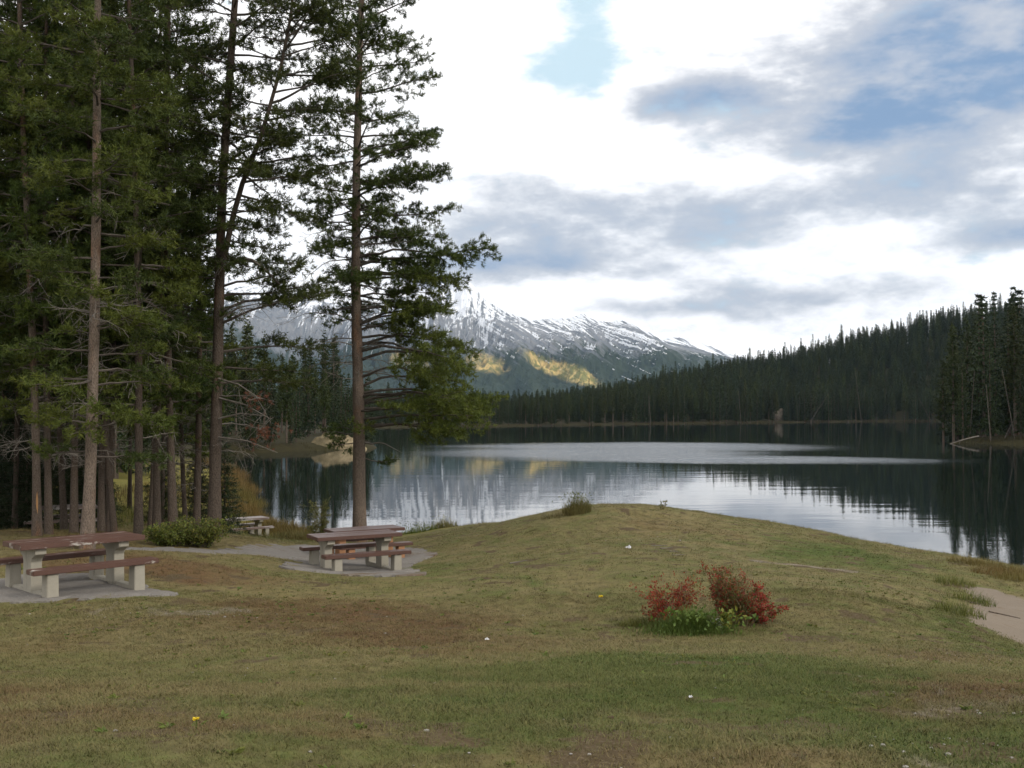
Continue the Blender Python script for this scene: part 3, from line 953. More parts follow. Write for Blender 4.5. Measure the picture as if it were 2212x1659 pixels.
class Pine:
    """one pine: trunk line, limbs with twigs, tufts of needles"""
    def __init__(self, seed, path, r0, r1):
        self.r = np.random.default_rng(seed)
        self.path = np.asarray(path, float)
        self.zs = self.path[:, 2]
        self.r0, self.r1 = r0, r1
        self.wood, self.dead = Geo(), Geo()
        self.tp, self.td, self.ts, self.tm = [], [], [], []

    def trunk_at(self, z):
        return np.array([np.interp(z, self.zs, self.path[:, 0]), np.interp(z, self.zs, self.path[:, 1]), z])

    def trunk_r(self, z):
        u = (z - self.zs[0]) / (self.zs[-1] - self.zs[0])
        return self.r0 + (self.r1 - self.r0) * u

    def curve(self, p, azm, e0, droop, uplift, L, n=9, wob=0.18):
        P = [np.array(p, float)]
        a = azm
        for i in range(n):
            s = (i + 0.5) / n
            e = e0 + droop * s + uplift * s * s
            a += self.r.normal(0, wob) * 0.5
            P.append(P[-1] + L / n * np.array([math.cos(e) * math.cos(a), math.cos(e) * math.sin(a), math.sin(e + self.r.normal(0, wob * 0.5))]))
        return np.array(P)

    def tufts(self, P, D, s, mat=0):
        self.tp.append(P)
        self.td.append(D)
        self.ts.append(np.broadcast_to(s, (len(P),)))
        self.tm.append(np.full(len(P), mat))

    def limb(self, z, azm, L, e0=0.1, droop=-0.3, uplift=0.35, dens=1.0, thick=None, bare=0.3, mat=0, origin=None, sub=0.34, vs=(-0.45, 0.45)):
        r = self.r
        p = self.trunk_at(z) if origin is None else origin
        P = self.curve(p, azm, e0, droop, uplift, L)
        th = thick if thick else 0.012 + 0.011 * L
        self.wood.tube(P, np.linspace(th, 0.005, len(P)), 5)
        seg = np.linspace(0, 1, len(P))
        T = unit(np.gradient(P, axis=0))
        nsub = max(3, int(L * (1 - bare) / 0.125 * dens))
        for i in range(nsub):
            s = bare + (1 - bare) * (i + r.random()) / nsub
            q = np.array([np.interp(s, seg, P[:, k]) for k in range(3)])
            tg = unit(np.array([np.interp(s, seg, T[:, k]) for k in range(3)]))
            sd = unit(np.cross(tg, UP)) * (1 if i % 2 else -1)
            d = unit(tg * r.uniform(0.5, 1.0) + sd * r.uniform(0.5, 1.1) + UP * r.uniform(*vs))
            l = min(0.95, sub * L * (1.15 - s) + 0.18) * r.uniform(0.6, 1.15)
            e = q + d * l + UP * r.uniform(-0.10, 0.10) * l
            mid = (q + e) / 2 + UP * r.uniform(-.06, .02) * l
            self.wood.tube(np.array([q, mid, e]), [0.007, 0.0055, 0.003], 3)
            nt = max(3, int(l / 0.065))
            u = r.uniform(0.25, 1.0, nt)
            u[0] = 1.0
            base = q[None] + (e - q)[None] * u[:, None] + r.normal(0, 0.045, (nt, 3))
            dirs = unit(d[None] + r.normal(0, 0.55, (nt, 3)) + UP[None] * 0.35)
            self.tufts(base, dirs, r.uniform(0.8, 1.25, nt), mat)
        nt = max(2, int(L * 0.45 / 0.12))
        s = r.uniform(0.6, 1.0, nt)
        base = np.stack([np.interp(s, seg, P[:, k]) for k in range(3)], 1)
        self.tufts(base, unit(T[-1][None] + r.normal(0, 0.4, (nt, 3)) + UP[None] * 0.25), r.uniform(0.9, 1.3, nt), mat)
        return P

    def dead_limb(self, z, azm, L, e0=0.0, droop=-0.4, uplift=0.2, twigs=7, thick=None, origin=None):
        r = self.r
        p = self.trunk_at(z) if origin is None else origin
        P = self.curve(p, azm, e0, droop, uplift, L, 7, 0.28)
        th = thick if thick else 0.008 + 0.008 * L
        self.dead.tube(P, np.linspace(th, 0.004, len(P)), 4)
        T = unit(np.gradient(P, axis=0))
        for i in range(twigs):
            k2 = r.integers(2, len(P))
            q = P[k2 - 1] + (P[min(k2, len(P) - 1)] - P[k2 - 1]) * r.random()
            d = unit(T[k2 - 1] * 0.6 + r.normal(0, 0.7, 3) - UP * 0.15)
            l = r.uniform(0.2, 0.6) * min(1, L)
            e = q + d * l
            self.dead.tube(np.array([q, (q + e) / 2 + r.normal(0, 0.03, 3), e]), [0.006, 0.005, 0.003], 3)
            for _ in range(2):
                q2 = q + d * l * r.uniform(0.4, 0.9)
                self.dead.tube(np.array([q2, q2 + unit(d + r.normal(0, 0.7, 3)) * l * 0.45]), [0.004, 0.003], 3)
        return P

    def crown(self, z0, z1, Lmax, dens=1.0, spacing=0.42, side=None, keep=1.0, shape=0.8, mat_hi=0.0):
        """whorls of limbs from z0 up to z1; side(z, az) scales the length"""
        r = self.r
        z = z0
        while z < z1 - 0.4:
            u = (z - z0) / (z1 - z0)
            env = Lmax * (1 - u) ** shape * (0.55 + 0.45 * sstep(0, 0.18, u)) + 0.3
            n = r.integers(3, 6)
            a0 = r.uniform(0, 2 * math.pi)
            for i in range(n):
                if r.random() > keep:
                    continue
                a = a0 + i * 2 * math.pi / n + r.normal(0, 0.3)
                L = env * r.uniform(0.5, 1.12)
                if side:
                    L *= side(z, a)
                if L < 0.35:
                    continue
                e0 = (-0.12 + 0.75 * u) + r.normal(0, 0.14)
                self.limb(z + r.normal(0, 0.1), a, L, e0, -0.42 + 0.2 * u, 0.45, dens, bare=r.uniform(0.18, 0.42),
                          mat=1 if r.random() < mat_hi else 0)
            z += spacing * r.uniform(0.7, 1.35)
        self.limb(z1 - 0.5, 0, 0.6, 1.4, 0, 0, 1.3, bare=0.1)

    def needle_mesh(self, name, K=11, size=1.0):
        P, D, S, M = np.concatenate(self.tp), np.concatenate(self.td), np.concatenate(self.ts), np.concatenate(self.tm)
        n = len(P)
        r = self.r
        a = unit(np.cross(D, unit(r.normal(0, 1, (n, 3)))))
        c = np.cross(D, a)
        th = r.uniform(0, 2 * np.pi, (n, K))
        rad = a[:, None] * np.cos(th)[..., None] + c[:, None] * np.sin(th)[..., None]
        u = np.linspace(0, 1, K)[None, :] * np.ones((n, 1))
        base = P[:, None] + D[:, None] * (u * 0.13 * S[:, None])[..., None]
        nd = unit(D[:, None] * r.uniform(0.4, 1.1, (n, K))[..., None] + rad)
        ln = (0.105 * size * S[:, None] * r.uniform(0.75, 1.2, (n, K)))[..., None]
        w = unit(np.cross(nd, unit(r.normal(0, 1, (n, K, 3))))) * (0.0098 * size * S[:, None])[..., None]
        V = np.stack([base - w, base + w, base + nd * ln], 2).reshape(-1, 3)
        F = np.arange(n * K * 3).reshape(-1, 3)
        return fast_mesh(name, V, F, np.repeat(M, K))

    def build(self, name, K=11, size=1.0, flare=1.0, bark='bark', mats=('needles', 'needles_sunny'), extra_stems=()):
        root = empty(name)
        g = Geo()
        zz = np.linspace(self.zs[0], self.zs[-1], 46)
        P = np.array([self.trunk_at(z) for z in zz])
        rr = np.array([self.trunk_r(z) for z in zz])
        h = zz - zz[0]
        rr = rr * (1 + 0.45 * flare * np.exp(-h / 0.35)) * (1 + 0.035 * np.sin(h * 3.1) + 0.02 * np.sin(h * 7.7))
        P[0, 2] -= 0.35
        g.tube(P, rr, 12)
        for Q, rq in extra_stems:
            g.tube(Q, rq, 9)
        link('trunk', g.mesh('trunk', True), root, [MAT[bark]])
        if self.wood.n:
            tag(link('branches', self.wood.mesh('branches'), root, [MAT['twig']]), kind='stuff')
        if self.dead.n:
            tag(link('dead_branches', self.dead.mesh('dead_branches'), root, [MAT['dead_twig']]), kind='stuff')
        if self.tp:
            tag(link('crown', self.needle_mesh('crown', K, size), root, [MAT[x] for x in mats]), kind='stuff')
        return root


def place(root, x, y, sink=0.0):
    root.location = (x, y, ground_z(x, y) - sink)


def copy_thing(root):
    c = root.copy()
    COL.objects.link(c)
    for ch in root.children:
        d = ch.copy()
        COL.objects.link(d)
        d.parent = c
        for ch2 in ch.children:
            e = ch2.copy()
            COL.objects.link(e)
            e.parent = d
    return c


def px_path(pts, Y, H):
    """trunk line through picture points at distance Y, relative to its foot; extended to height H"""
    W = np.array([at(px, py, Y) for px, py in pts])
    foot = W[0].copy()
    gz = ground_z(foot[0], foot[1])
    foot[2] = gz
    rel = W - foot[None]
    rel[0] = 0
    if rel[-1, 2] < H:
        d = (rel[-1] - rel[-2]) / (rel[-1, 2] - rel[-2, 2])
        rel = np.concatenate([rel, (rel[-1] + d * (H - rel[-1, 2]) * 0.9 + np.array([0, 0, (H - rel[-1, 2]) * 0.1]))[None]])
    # slight sway in depth
    rel[:, 1] += 0.12 * np.sin(rel[:, 2] * 0.35)
    return foot, rel


# ---- the lone lakeside pine
Yh = 33.0
foot, rel = px_path([(777, 1172), (774, 900), (768, 620), (771, 380), (777, 150), (782, -60)], Yh, 25.0)
hz = lambda py: (at(777, py, Yh)[2] - foot[2])
pine = Pine(101, rel, 0.215, 0.035)


def hero_side(z, a):
    right = math.cos(a)
    if z < hz(700):
        return 0.0
    return 0.86 + 0.22 * right


pine.crown(hz(760), 25.0, 2.95, 1.05, 0.40, hero_side, 0.9, 0.5)
RT, LF = 0.0, math.pi
for (py, a, L, e0, dr, up, de, bare) in [
        (885, 0.15, 4.5, 0.12, -0.25, 0.1, 1.15, 0.38), (930, -0.25, 3.6, 0.25, -0.5, 0.1, 1.0, 0.45), (875, 0.6, 3.8, 0.2, -0.4, 0.1, 1.0, 0.4), (890, -0.9, 2.6, 0.1, -0.2, 0.1, .9, 0.4),
        (780, 0.1, 4.4, 0.45, -1.15, 0.2, 1.0, 0.35), (760, -0.3, 4.3, 0.3, -1.1, 0.3, 1.0, 0.4), (740, 0.4, 3.9, 0.1, -0.7, 0.1, 1.0, 0.35),
        (715, 0.0, 3.1, 0.35, -0.3, 0.3, 1.3, 0.2), (705, -0.5, 2.9, 0.3, -0.2, 0.2, 1.2, 0.25), (700, 0.5, 3.0, 0.35, -0.4, 0.3, 1.2, 0.25),
        (575, 0.05, 4.5, 0.30, -0.65, 0.45, 1.2, 0.3), (560, -0.25, 3.9, 0.2, -0.7, 0.5, 1.1, 0.35), (590, 0.35, 3.6, 0.15, -0.6, 0.4, 1.1, 0.3),
        (470, 0.1, 3.1, 0.2, -0.4, 0.4, 1.1, 0.3), (400, -0.1, 2.9, 0.1, -0.4, 0.4, 1.1, 0.3), (330, 0.0, 2.7, 0.25, -0.4, 0.4, 1.1, 0.3),
        (940, LF + 0.1, 1.1, 0.2, -0.1, 0.0, 1.3, 0.15), (930, LF - 0.6, 1.0, 0.1, -0.1, 0.0, 1.3, 0.2), (925, -1.2, 1.1, 0.0, -0.1, 0.1, 1.2, 0.2),
        (955, LF + 0.3, 0.9, -0.2, -0.1, 0.0, 1.2, 0.2),
        (908, -0.15, 4.4, 0.22, -0.5, 0.15, 1.3, 0.42), (870, 0.35, 4.2, 0.3, -0.75, 0.2, 1.3, 0.4), (852, 0.1, 4.1, 0.30, -0.8, 0.3, 1.2, 0.42), (922, 0.25, 3.6, 0.05, -0.35, 0.1, 1.3, 0.42), (860, -0.4, 4.2, 0.3, -0.8, 0.2, 1.2, .4),
        (838, 0.0, 3.6, 0.5, -1.0, 0.2, 1.2, 0.35), (748, 0.25, 3.9, 0.4, -1.1, 0.3, 1.2, 0.35), (815, -0.35, 3.3, 0.35, -0.9, 0.2, 1.2, 0.35), (730, 0.15, 3.4, 0.2, -0.6, 0.1, 1.2, 0.25), (668, -0.2, 2.9, 0.2, -0.5, 0.1, 1.2, .25),
        (640, 0.1, 2.6, 0.1, -0.4, 0.2, 1.1, .3), (610, -0.1, 3.4, 0.2, -0.6, 0.3, 1.1, .3), (520, 0.0, 2.9, 0.1, -0.4, 0.3, 1.1, .3), (300, LF, 2.2, .1, -.3, .3, 1.1, .3), (350, LF - .3, 2.2, .1, -.3, .3, 1.1, .3), (420, LF + .3, 2.0, .1, -.3, .3, 1.1, .3),
        (250, LF + .2, 2.0, .1, -.3, .3, 1.1, .3), (180, LF - .1, 1.9, .1, -.3, .3, 1.1, .3)]:
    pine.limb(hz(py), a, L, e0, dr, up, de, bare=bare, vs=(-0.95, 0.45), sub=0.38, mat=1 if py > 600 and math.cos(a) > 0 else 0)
pine.limb(hz(985), 0.2, 1.25, -0.45, 0.15, 0.7, 1.5, bare=0.45, thick=0.03)
pine.dead_limb(hz(958), 0.05, 1.45, 0.15, -0.9, 0.2, 0, 0.04)
for (py, a, L, e0, dr, up) in [(700, LF + .1, 2.3, 0.35, -0.6, -.2), (780, LF - .2, 1.9, 0.2, -0.5, 0), (600, LF, 2.4, -0.3, .6, -0.6), (560, LF + .2, 2.0, 0.2, -.7, -.5), (640, LF - .1, 1.8, 0.5, -1.2, 0),
                               (820, LF + .3, 1.1, 0, .2, 0), (820, 0.2, 1.4, 0.3, -.2, 0), (760, 0.1, 1.6, .5, -.2, 0), (500, LF, 1.8, .4, -1.1, 0), (530, 0.3, 2.2, .2, -.5, .2)]:
    pine.dead_limb(hz(py), a, L, e0, dr, up, 10)
for i in range(26):
    z = pine.r.uniform(hz(820), hz(420))
    pine.dead_limb(z, pine.r.uniform(0, 6.28), pine.r.uniform(0.8, 2.1), pine.r.uniform(-.2, .3), -0.5, 0.2, 8)
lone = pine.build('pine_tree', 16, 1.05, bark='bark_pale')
lone.location = foot
tag(lone, 'tall lone pine with long drooping branches standing behind the paired picnic tables', 'tree')

# ---- the forked pine at the edge of the woods
Yf_ = 26.5
foot, rel = px_path([(463, 1160), (463, 1000), (468, 760), (473, 585), (478, 450), (491, 260), (505, 80), (516, -80)], Yf_, 22.0)
fz = lambda py: (at(470, py, Yf_)[2] - foot[2])
pine = Pine(202, rel, 0.165, 0.04)
stem2 = np.array([at(px, py, Yf_) for px, py in [(474, 600), (490, 540), (508, 470), (530, 402), (570, 309), (588, 258), (618, 162), (640, 60), (655, -60)]]) - foot
stem2[:, 1] -= np.linspace(0, 0.8, len(stem2))
pine.crown(fz(560), 22.0, 2.4, 1.05, 0.44, lambda z, a: 0.85 if math.cos(a) < 0 else 1.0, 0.85, 0.5)
keep = (pine.path, pine.zs)
pine.path, pine.zs = stem2, stem2[:, 2]
pine.crown(fz(470), stem2[-1, 2], 2.2, 1.1, 0.42, lambda z, a: 0.75 if math.cos(a) < -0.2 else 1.08, 0.88, 0.42)
for (py, a, L, e0) in [(400, 0.0, 2.5, 0.25), (360, 0.2, 2.3, 0.2), (250, -0.1, 2.2, 0.1), (180, 0.1, 2.1, 0.2), (120, 0.0, 2.0, 0.2)]:
    pine.limb(fz(py), a, L, e0, -0.3, 0.35, 1.3, bare=0.3)
pine.path, pine.zs = keep
for (py, a, L, e0, dr, up, de) in [(640, 0.1, 2.7, 0.1, -0.1, 0.2, 1.3), (620, -0.4, 2.4, 0.2, -0.2, 0.2, 1.3), (600, LF - .5, 1.6, .1, -.1, .2, 1.2), (670, 0.3, 3.1, 0.35, -0.6, 0.3, 1.2), (700, -0.1, 2.9, 0.5, -0.7, 0.1, 1.1),
                                   (760, 0.2, 2.7, 0.3, -0.5, 0.1, 1.1), (800, -0.2, 2.2, 0.1, -0.3, 0.1, 1.2), (740, LF + .3, 1.4, 0.1, -.1, .1, 1.2), (830, 0.4, 2.6, .1, -.2, 0, 1.1), (560, 0.4, 2.2, .1, -.2, .1, 1.1),
                                   (540, LF, 1.3, 0.2, -.1, .1, 1.2), (420, LF, 1.1, .3, -.2, .2, 1.2), (330, LF, 1.0, .3, -.2, .2, 1.2)]:
    pine.limb(fz(py), a, L, e0, dr, up, de, bare=0.3)
# the bare arching limb and the long low one over the water
arch = np.array([at(px, py, Yf_ - 0.3) for px, py in [(486, 582), (500, 566), (520, 558), (545, 562), (570, 580), (590, 600), (604, 614)]]) - foot
pine.wood.tube(arch, np.linspace(0.055, 0.03, len(arch)), 6)
for px, py, px2, py2 in [(470, 944, 600, 978), (474, 860, 585, 905), (472, 818, 560, 860), (470, 905, 570, 898), (474, 690, 560, 655)]:
    A, B = at(px, py, Yf_) - foot, at(px2, py2, Yf_ - 0.6) - foot
    mid = (A + B) / 2 + np.array([0, 0, 0.10])
    pine.dead.tube(np.array([A, mid, B]), [0.03, 0.022, 0.008], 5)
    for _ in range(9):
        q = A + (B - A) * pine.r.uniform(0.35, 1)
        e = q + pine.r.normal(0, 0.25, 3) + np.array([0.12, 0, -0.12])
        pine.dead.tube(np.array([q, (q + e) / 2 + pine.r.normal(0, .03, 3), e]), [0.006, 0.005, 0.003], 3)
for px, py, s, n in [(565, 940, 0.22, 26), (556, 858, 0.16, 16), (575, 930, 0.14, 12), (548, 872, 0.12, 12)]:
    c = at(px, py, Yf_ - 0.5) - foot
    P = c + pine.r.normal(0, s, (n, 3)) * np.array([1, 0.8, 0.7])
    pine.tufts(P, unit(pine.r.normal(0, 1, (n, 3)) + np.array([0.3, 0, -0.3])), 0.8, 2)
for i in range(7):
    pine.dead_limb(pine.r.uniform(fz(980), fz(560)), pine.r.uniform(-1.2, 1.2), pine.r.uniform(0.7, 1.9), 0.1, -0.4, 0.1, 9)
forked = pine.build('pine_tree', 15, 1.0, mats=('needles', 'needles_sunny', 'needles_dead'), extra_stems=[(stem2, np.linspace(0.085, 0.03, len(stem2)))])
forked.location = foot
tag(forked, 'forked pine with reddish bark and two stems beside the round green bush', 'tree')

# ---- the stout pale pine behind the chipped table
Ys = 21.0
foot, rel = px_path([(188, 1188), (193, 1000), (199, 700), (205, 450), (210, 220), (216, -60)], Ys, 17.5)
sz = lambda py: (at(200, py, Ys)[2] - foot[2])
pine = Pine(303, rel, 0.125, 0.035)
pine.crown(sz(430), 17.5, 2.0, 1.1, 0.45, None, 0.8, 0.4, 0.5)
pine.crown(sz(880), sz(400), 1.5, 1.2, 0.55, None, 0.36, 0.1, 0.5)
for (py, a, L, e0, dr, up, de, mt) in [
        (920, LF + .3, 1.25, 0.35, -.3, 0, 1.5, 1), (925, 0.2, 1.4, 0.25, -.3, .0, 1.5, 1), (900, -0.8, 1.2, 0.2, -.2, 0, 1.4, 1), (905, LF - .7, 1.2, .2, -.3, 0, 1.4, 1), (935, -1.57, 1.0, .1, -.2, 0, 1.4, 1),
        (985, .25, 1.35, 0.0, -.1, 0, 1.4, 0), (975, LF, 1.0, 0, 0, 0, 1.4, 0),
        (712, 0.1, 1.25, .3, -.3, 0, 1.6, 1), (708, -0.6, 1.1, .3, -.2, 0, 1.5, 1), (720, LF + .2, .6, .2, -.2, 0, 1.4, 1), (700, 0.7, 1.3, .3, -.3, 0, 1.4, 1),
        (600, -0.3, 1.1, .1, -.1, 0, 1.3, 0), (590, LF, 1.2, .1, -.1, 0, 1.3, 1), (540, 0.3, 1.2, .2, -.1, .1, 1.2, 1), (350, -.3, 1.3, .2, -.1, .1, 1.3, 1), (200, LF + .3, 1.8, .1, -.1, .1, 1.4, 1), (215, 0.1, 1.5, .1, -.1, .1, 1.4, 1),
        (195, -1.3, 1.4, .1, -.1, .1, 1.4, 1), (640, -1.5, 1.3, .2, -.3, .1, 1.4, 1), (480, -1.2, 1.4, .2, -.3, .1, 1.4, 0), (420, -1.8, 1.5, .2, -.3, .1, 1.4, 1), (310, -1.5, 1.5, .2, -.2, .1, 1.4, 0), (110, -1.5, 1.5, .2, -.2, .1, 1.4, 1), (60, -1.9, 1.5, .2, -.2, .1, 1.4, 0),
        (560, -2.2, 1.5, .1, -.2, .1, 1.3, 0), (380, -0.6, 1.5, .2, -.2, .1, 1.3, 1), (260, -2.4, 1.6, .1, -.2, .1, 1.3, 1), (150, -0.7, 1.6, .2, -.2, .1, 1.3, 0), (820, LF - .3, 1.4, .1, -.2, 0, 1.2, 0), (800, .4, 1.4, .1, -.2, 0, 1.2, 0), (760, LF + .8, 1.5, .1, -.2, 0, 1.2, 0)]:
    pine.limb(sz(py), a, L, e0, dr, up, de, bare=0.22, mat=mt, sub=0.42)
for i in range(13):
    pine.dead_limb(pine.r.uniform(sz(880), sz(420)), pine.r.uniform(0, 6.28), pine.r.uniform(0.6, 1.7), pine.r.uniform(-.2, .25), -0.3, 0.1, 9)
stout = pine.build('pine_tree', 15, 1.0, bark='bark_pale')
stout.location = foot
tag(stout, 'stout pale-barked pine directly behind the chipped picnic table, with bright low tufts', 'tree')

# ---- shared pines for the rest of the wood: one prototype of each habit, then copies
PROTO = []
for i, (H, z0, Lm, dens, sp, kp, shape, mh, ndead) in enumerate([(17.5, 3.6, 1.85, 1.1, 0.46, 0.72, 0.45, 0.5, 11), (18.5, 4.6, 1.75, 1.1, 0.46, 0.72, 0.4, 0.3, 15),
                                                                   (17.0, 2.8, 1.9, 1.1, 0.48, 0.72, 0.5, 0.6, 10), (19.0, 3.8, 2.0, 1.05, 0.46, 0.72, 0.5, 0.2, 13)]):
    rr = np.random.default_rng(500 + i)
    zz = np.linspace(0, H, 9)
    path = np.stack([0.10 * np.sin(zz * 0.3 + i), 0.12 * np.sin(zz * 0.22 + 2 * i), zz], 1)
    path -= path[0] * np.array([1, 1, 0])
    p = Pine(400 + i, path, 0.115, 0.03)
    p.crown(z0, H, Lm, dens, sp, None, kp, shape, mh)
    for _ in range(ndead):
        p.dead_limb(p.r.uniform(1.8, z0 + 3), p.r.uniform(0, 6.28), p.r.uniform(0.6, 1.8), p.r.uniform(-.2, .25), -0.35, 0.15, 7)
    PROTO.append(p.build('pine_tree', 14, 1.12))

used = [False] * len(PROTO)


def wood_pine(kind, px, py_or_none, Y, lean_px, width_px, hscale, rz, label, group=None):
    """px: picture column of the foot; lean_px: column shift of the trunk over 600 picture rows"""
    X = (px - 1106) / 2212.0 * Y
    if used[kind]:
        o = copy_thing(PROTO[kind])
    else:
        o, used[kind] = PROTO[kind], True
    place(o, X, Y)
    o.rotation_euler = Euler((0, math.atan(lean_px / 600.0), 0), 'XYZ')
    q = Euler((0, math.atan(lean_px / 600.0), 0)).to_matrix() @ Matrix.Rotation(rz, 3, 'Z')
    o.rotation_euler = q.to_euler()
    o.scale = (hscale, hscale, hscale)
    w = width_px * Y / 2212.0 / 2 / 0.115 / hscale
    for c in o.children:
        if c.name.startswith('trunk'):
            c.scale = (w, w, 1)
    tag(o, label, 'tree', group)
    return o


near = [
    (1, 84, 24.0, -18, 18, 1.0, 0.3, 'slender pine with an orange bark scar behind the chipped table'),
    (0, 109, 24.6, -8, 16, 0.95, 1.7, 'slim grey pine beside the orange-scarred pine'),
    (3, 163, 25.5, -6, 16, 1.0, 2.9, 'dark-trunked pine close behind the stout pale pine'),
    (1, 222, 26.5, 3, 14, 0.95, 4.1, 'dark upright pine of the close trio beside the stout pale pine'),
    (0, 239, 26.0, 0, 12, 0.9, 5.0, 'middle slim pine of the close trio beside the stout pale pine'),
    (3, 250, 25.5, -42, 13, 0.9, 0.9, 'leaning slim pine of the close trio beside the stout pale pine'),
    (2, 302, 24.5, -12, 18, 1.02, 2.2, 'pale straight pine at the end of the gravel path'),
    (1, 341, 28.5, 0, 16, 1.05, 3.6, 'dark straight pine behind the green bush, farthest from the fork'),
    (2, 377, 27.0, -14, 18, 1.08, 5.5, 'reddish straight pine rising from behind the green bush'),
    (3, 404, 30.0, -14, 11, 0.60, 0.5, 'thin leaning pine behind the green bush'),
    (1, 427, 29.5, -8, 16, 0.62, 1.4, 'grey pine between the thin leaning pine and the forked pine'),
]
for kind, px, Y, lean, w, hs_, rz, lab in near:
    o = wood_pine(kind, px, None, Y, lean, w, hs_, rz, lab)
    if 'scar' in lab and 'beside' not in lab:
        g = Geo()
        zs = np.linspace(0.25, 1.25, 8)
        P = np.stack([np.full(8, 0.045), np.full(8, -0.072), zs], 1)
        Rm = Matrix.Rotation(-rz, 3, 'Z')
        P = np.array([Rm @ Vector(p) for p in P])
        g.tube(P, 0.035 * np.sin(np.linspace(0.25, 2.9, 8)), 7)
        link('bark_scar', g.mesh('bark_scar', True), o, [MAT['scar_wood']])
wr = np.random.default_rng(77)
spots = []
for X, Y in [(-16.2, 26), (-14.6, 29), (-17.5, 30), (-13.0, 33), (-16.0, 35), (-19.5, 34), (-11.2, 31.5), (-21, 40), (-17.4, 42), (-14.4, 38.5), (-24, 46), (-20.2, 50),
             (-27, 55), (-23, 60), (-18.6, 47), (-12.4, 27.5), (-30, 50), (-26, 38), (-11.9, 35.5), (-22.5, 29), (-15.2, 23.2), (-33, 60), (-15.5, 31.6), (-13.6, 25.6), (-18.8, 37.2), (-19.2, 44), (-24.5, 51), (-17.0, 33.2), (-22.5, 43.5), (-28.5, 60)]:
    spots.append((X + wr.normal(0, .3), Y + wr.normal(0, .3)))
for i, (X, Y) in enumerate(spots):
    wood_pine(int(wr.integers(0, 4)), X / Y * 2212 + 1106, None, Y, wr.normal(0, 10), wr.uniform(9, 14) * 26 / Y * 1.1, wr.uniform(0.85, 1.12), wr.uniform(0, 6.28),
              'slender pine deep in the dark wood behind the front row of trunks', 'pines deep in the wood')


# ---- far conifers
def far_conifer(seed, H, R, pine_like, levels, K=3):
    r = np.random.default_rng(seed)
    g, tr = Geo(), Geo()
    tr.tube(np.array([(0, 0, -1.0), (0, 0, H * 0.5), (0, 0, H * 0.98)]), [0.012 * H, 0.008 * H, 0.01], 5)
    z0 = H * (0.30 if pine_like else 0.07)
    VV, N = [], 0
    for i in range(levels):
        u = (i + r.random() * 0.7) / levels
        z = z0 + (H - z0) * u
        env = R * ((1 - u) ** 0.72 if not pine_like else (1 - u) ** 0.55 * (0.55 + 0.45 * min(1, u * 4)))
        n = r.integers(5, 8)
        a0 = r.uniform(0, 6.28)
        for k2 in range(n):
            a = a0 + k2 * 6.283 / n + r.normal(0, .25)
            L = env * r.uniform(0.55, 1.2) + 0.12
            dirv = np.array([math.cos(a), math.sin(a), 0])
            zj = z + (r.normal(0, 0.035 * H) if pine_like else 0)
            drop = (-0.42 if not pine_like else 0.05) * (1 - u * 0.8) + r.normal(0, .1)
            m2 = max(2, int(L / 0.40))
            s = (np.arange(m2) + r.random(m2)) / m2
            c = dirv[None] * (L * s)[:, None] + UP[None] * (zj + drop * L * s ** 1.2 + (0.18 * L * s ** 3))[:, None]
            sz_ = 0.34 + 0.10 * L * (1 - s)
            for q in range(K):
                d1 = unit(dirv[None] * r.uniform(0.2, 1, (m2, 1)) + r.normal(0, .55, (m2, 3)) + np.array([0, 0, -0.15 if not pine_like else 0.25]))
                d2 = unit(np.cross(d1, r.normal(0, 1, (m2, 3))))
                VV.append(np.stack([c - d2 * sz_[:, None] * 0.34, c + d2 * sz_[:, None] * 0.34, c + d1 * sz_[:, None] * 1.25], 1).reshape(-1, 3))
    V = np.concatenate(VV)
    g.add(V, np.arange(len(V)).reshape(-1, 3))
    return tr.mesh('trunk'), g.mesh('crown')


CON = []
for i, (H, Rr, pl, lv) in enumerate([(20, 2.3, False, 30), (22, 2.0, False, 32), (18, 2.5, False, 27), (20, 2.1, True, 34), (22, 2.4, True, 38), (15, 1.7, False, 24), (24, 2.6, False, 34)]):
    a, c = far_conifer(900 + i, H, Rr, pl, lv)
    a.materials.append(MAT['bark'])
    c.materials.append(MAT['far_pine' if pl else 'spruce'])
    root = empty('pine_tree' if pl else 'spruce_tree')
    link('trunk', a, root)
    link('crown', c, root)
    CON.append([root, False, H, pl])


def conifer(kind, X, Y, h, label, group, lean=0.0):
    ent = CON[kind]
    if ent[1]:
        o = copy_thing(ent[0])
    else:
        o = ent[0]
        ent[1] = True
    s = h / ent[2]
    o.location = (X, Y, ground_z(X, Y) - 0.1)
    o.scale = (s * fr.uniform(0.85, 1.2), s * fr.uniform(0.85, 1.2), s)
    o.rotation_euler = (0, lean, fr.uniform(0, 6.28))
    tag(o, label, 'tree', group)
    return o


fr = np.random.default_rng(31)
count = 0
# on the near point across the water
LAB_P = 'dark conifer crowded on the wooded point across the water'
pts = [(80.5, 183.0, 15), (84, 180.5, 17), (88, 176.5, 14), (91.5, 176, 20), (79.5, 187.5, 17), (85.5, 186, 24), (89.5, 183, 22), (94, 181, 24), (83, 192, 21), (88, 192, 26), (92, 189, 24), (97, 186, 26), (96, 176, 17),
       (86, 199, 24), (91, 198, 27), (96, 195, 25), (101, 191, 25), (90, 207, 25), (96, 204, 28), (103, 200, 27), (95, 213, 27), (102, 210, 29), (108, 204, 28), (100, 222, 28), (108, 217, 30), (104, 232, 28), (112, 228, 30),
       (108, 243, 29), (116, 240, 30), (113, 255, 30), (122, 262, 31), (131, 275, 31), (138, 292, 32)]
for X, Y, h in pts:
    conifer(int(fr.choice([0, 1, 4, 6, 2, 6, 0])), X + fr.normal(0, .4), Y + fr.normal(0, .4), h * 1.04, LAB_P, 'conifers on the point')
    count += 1
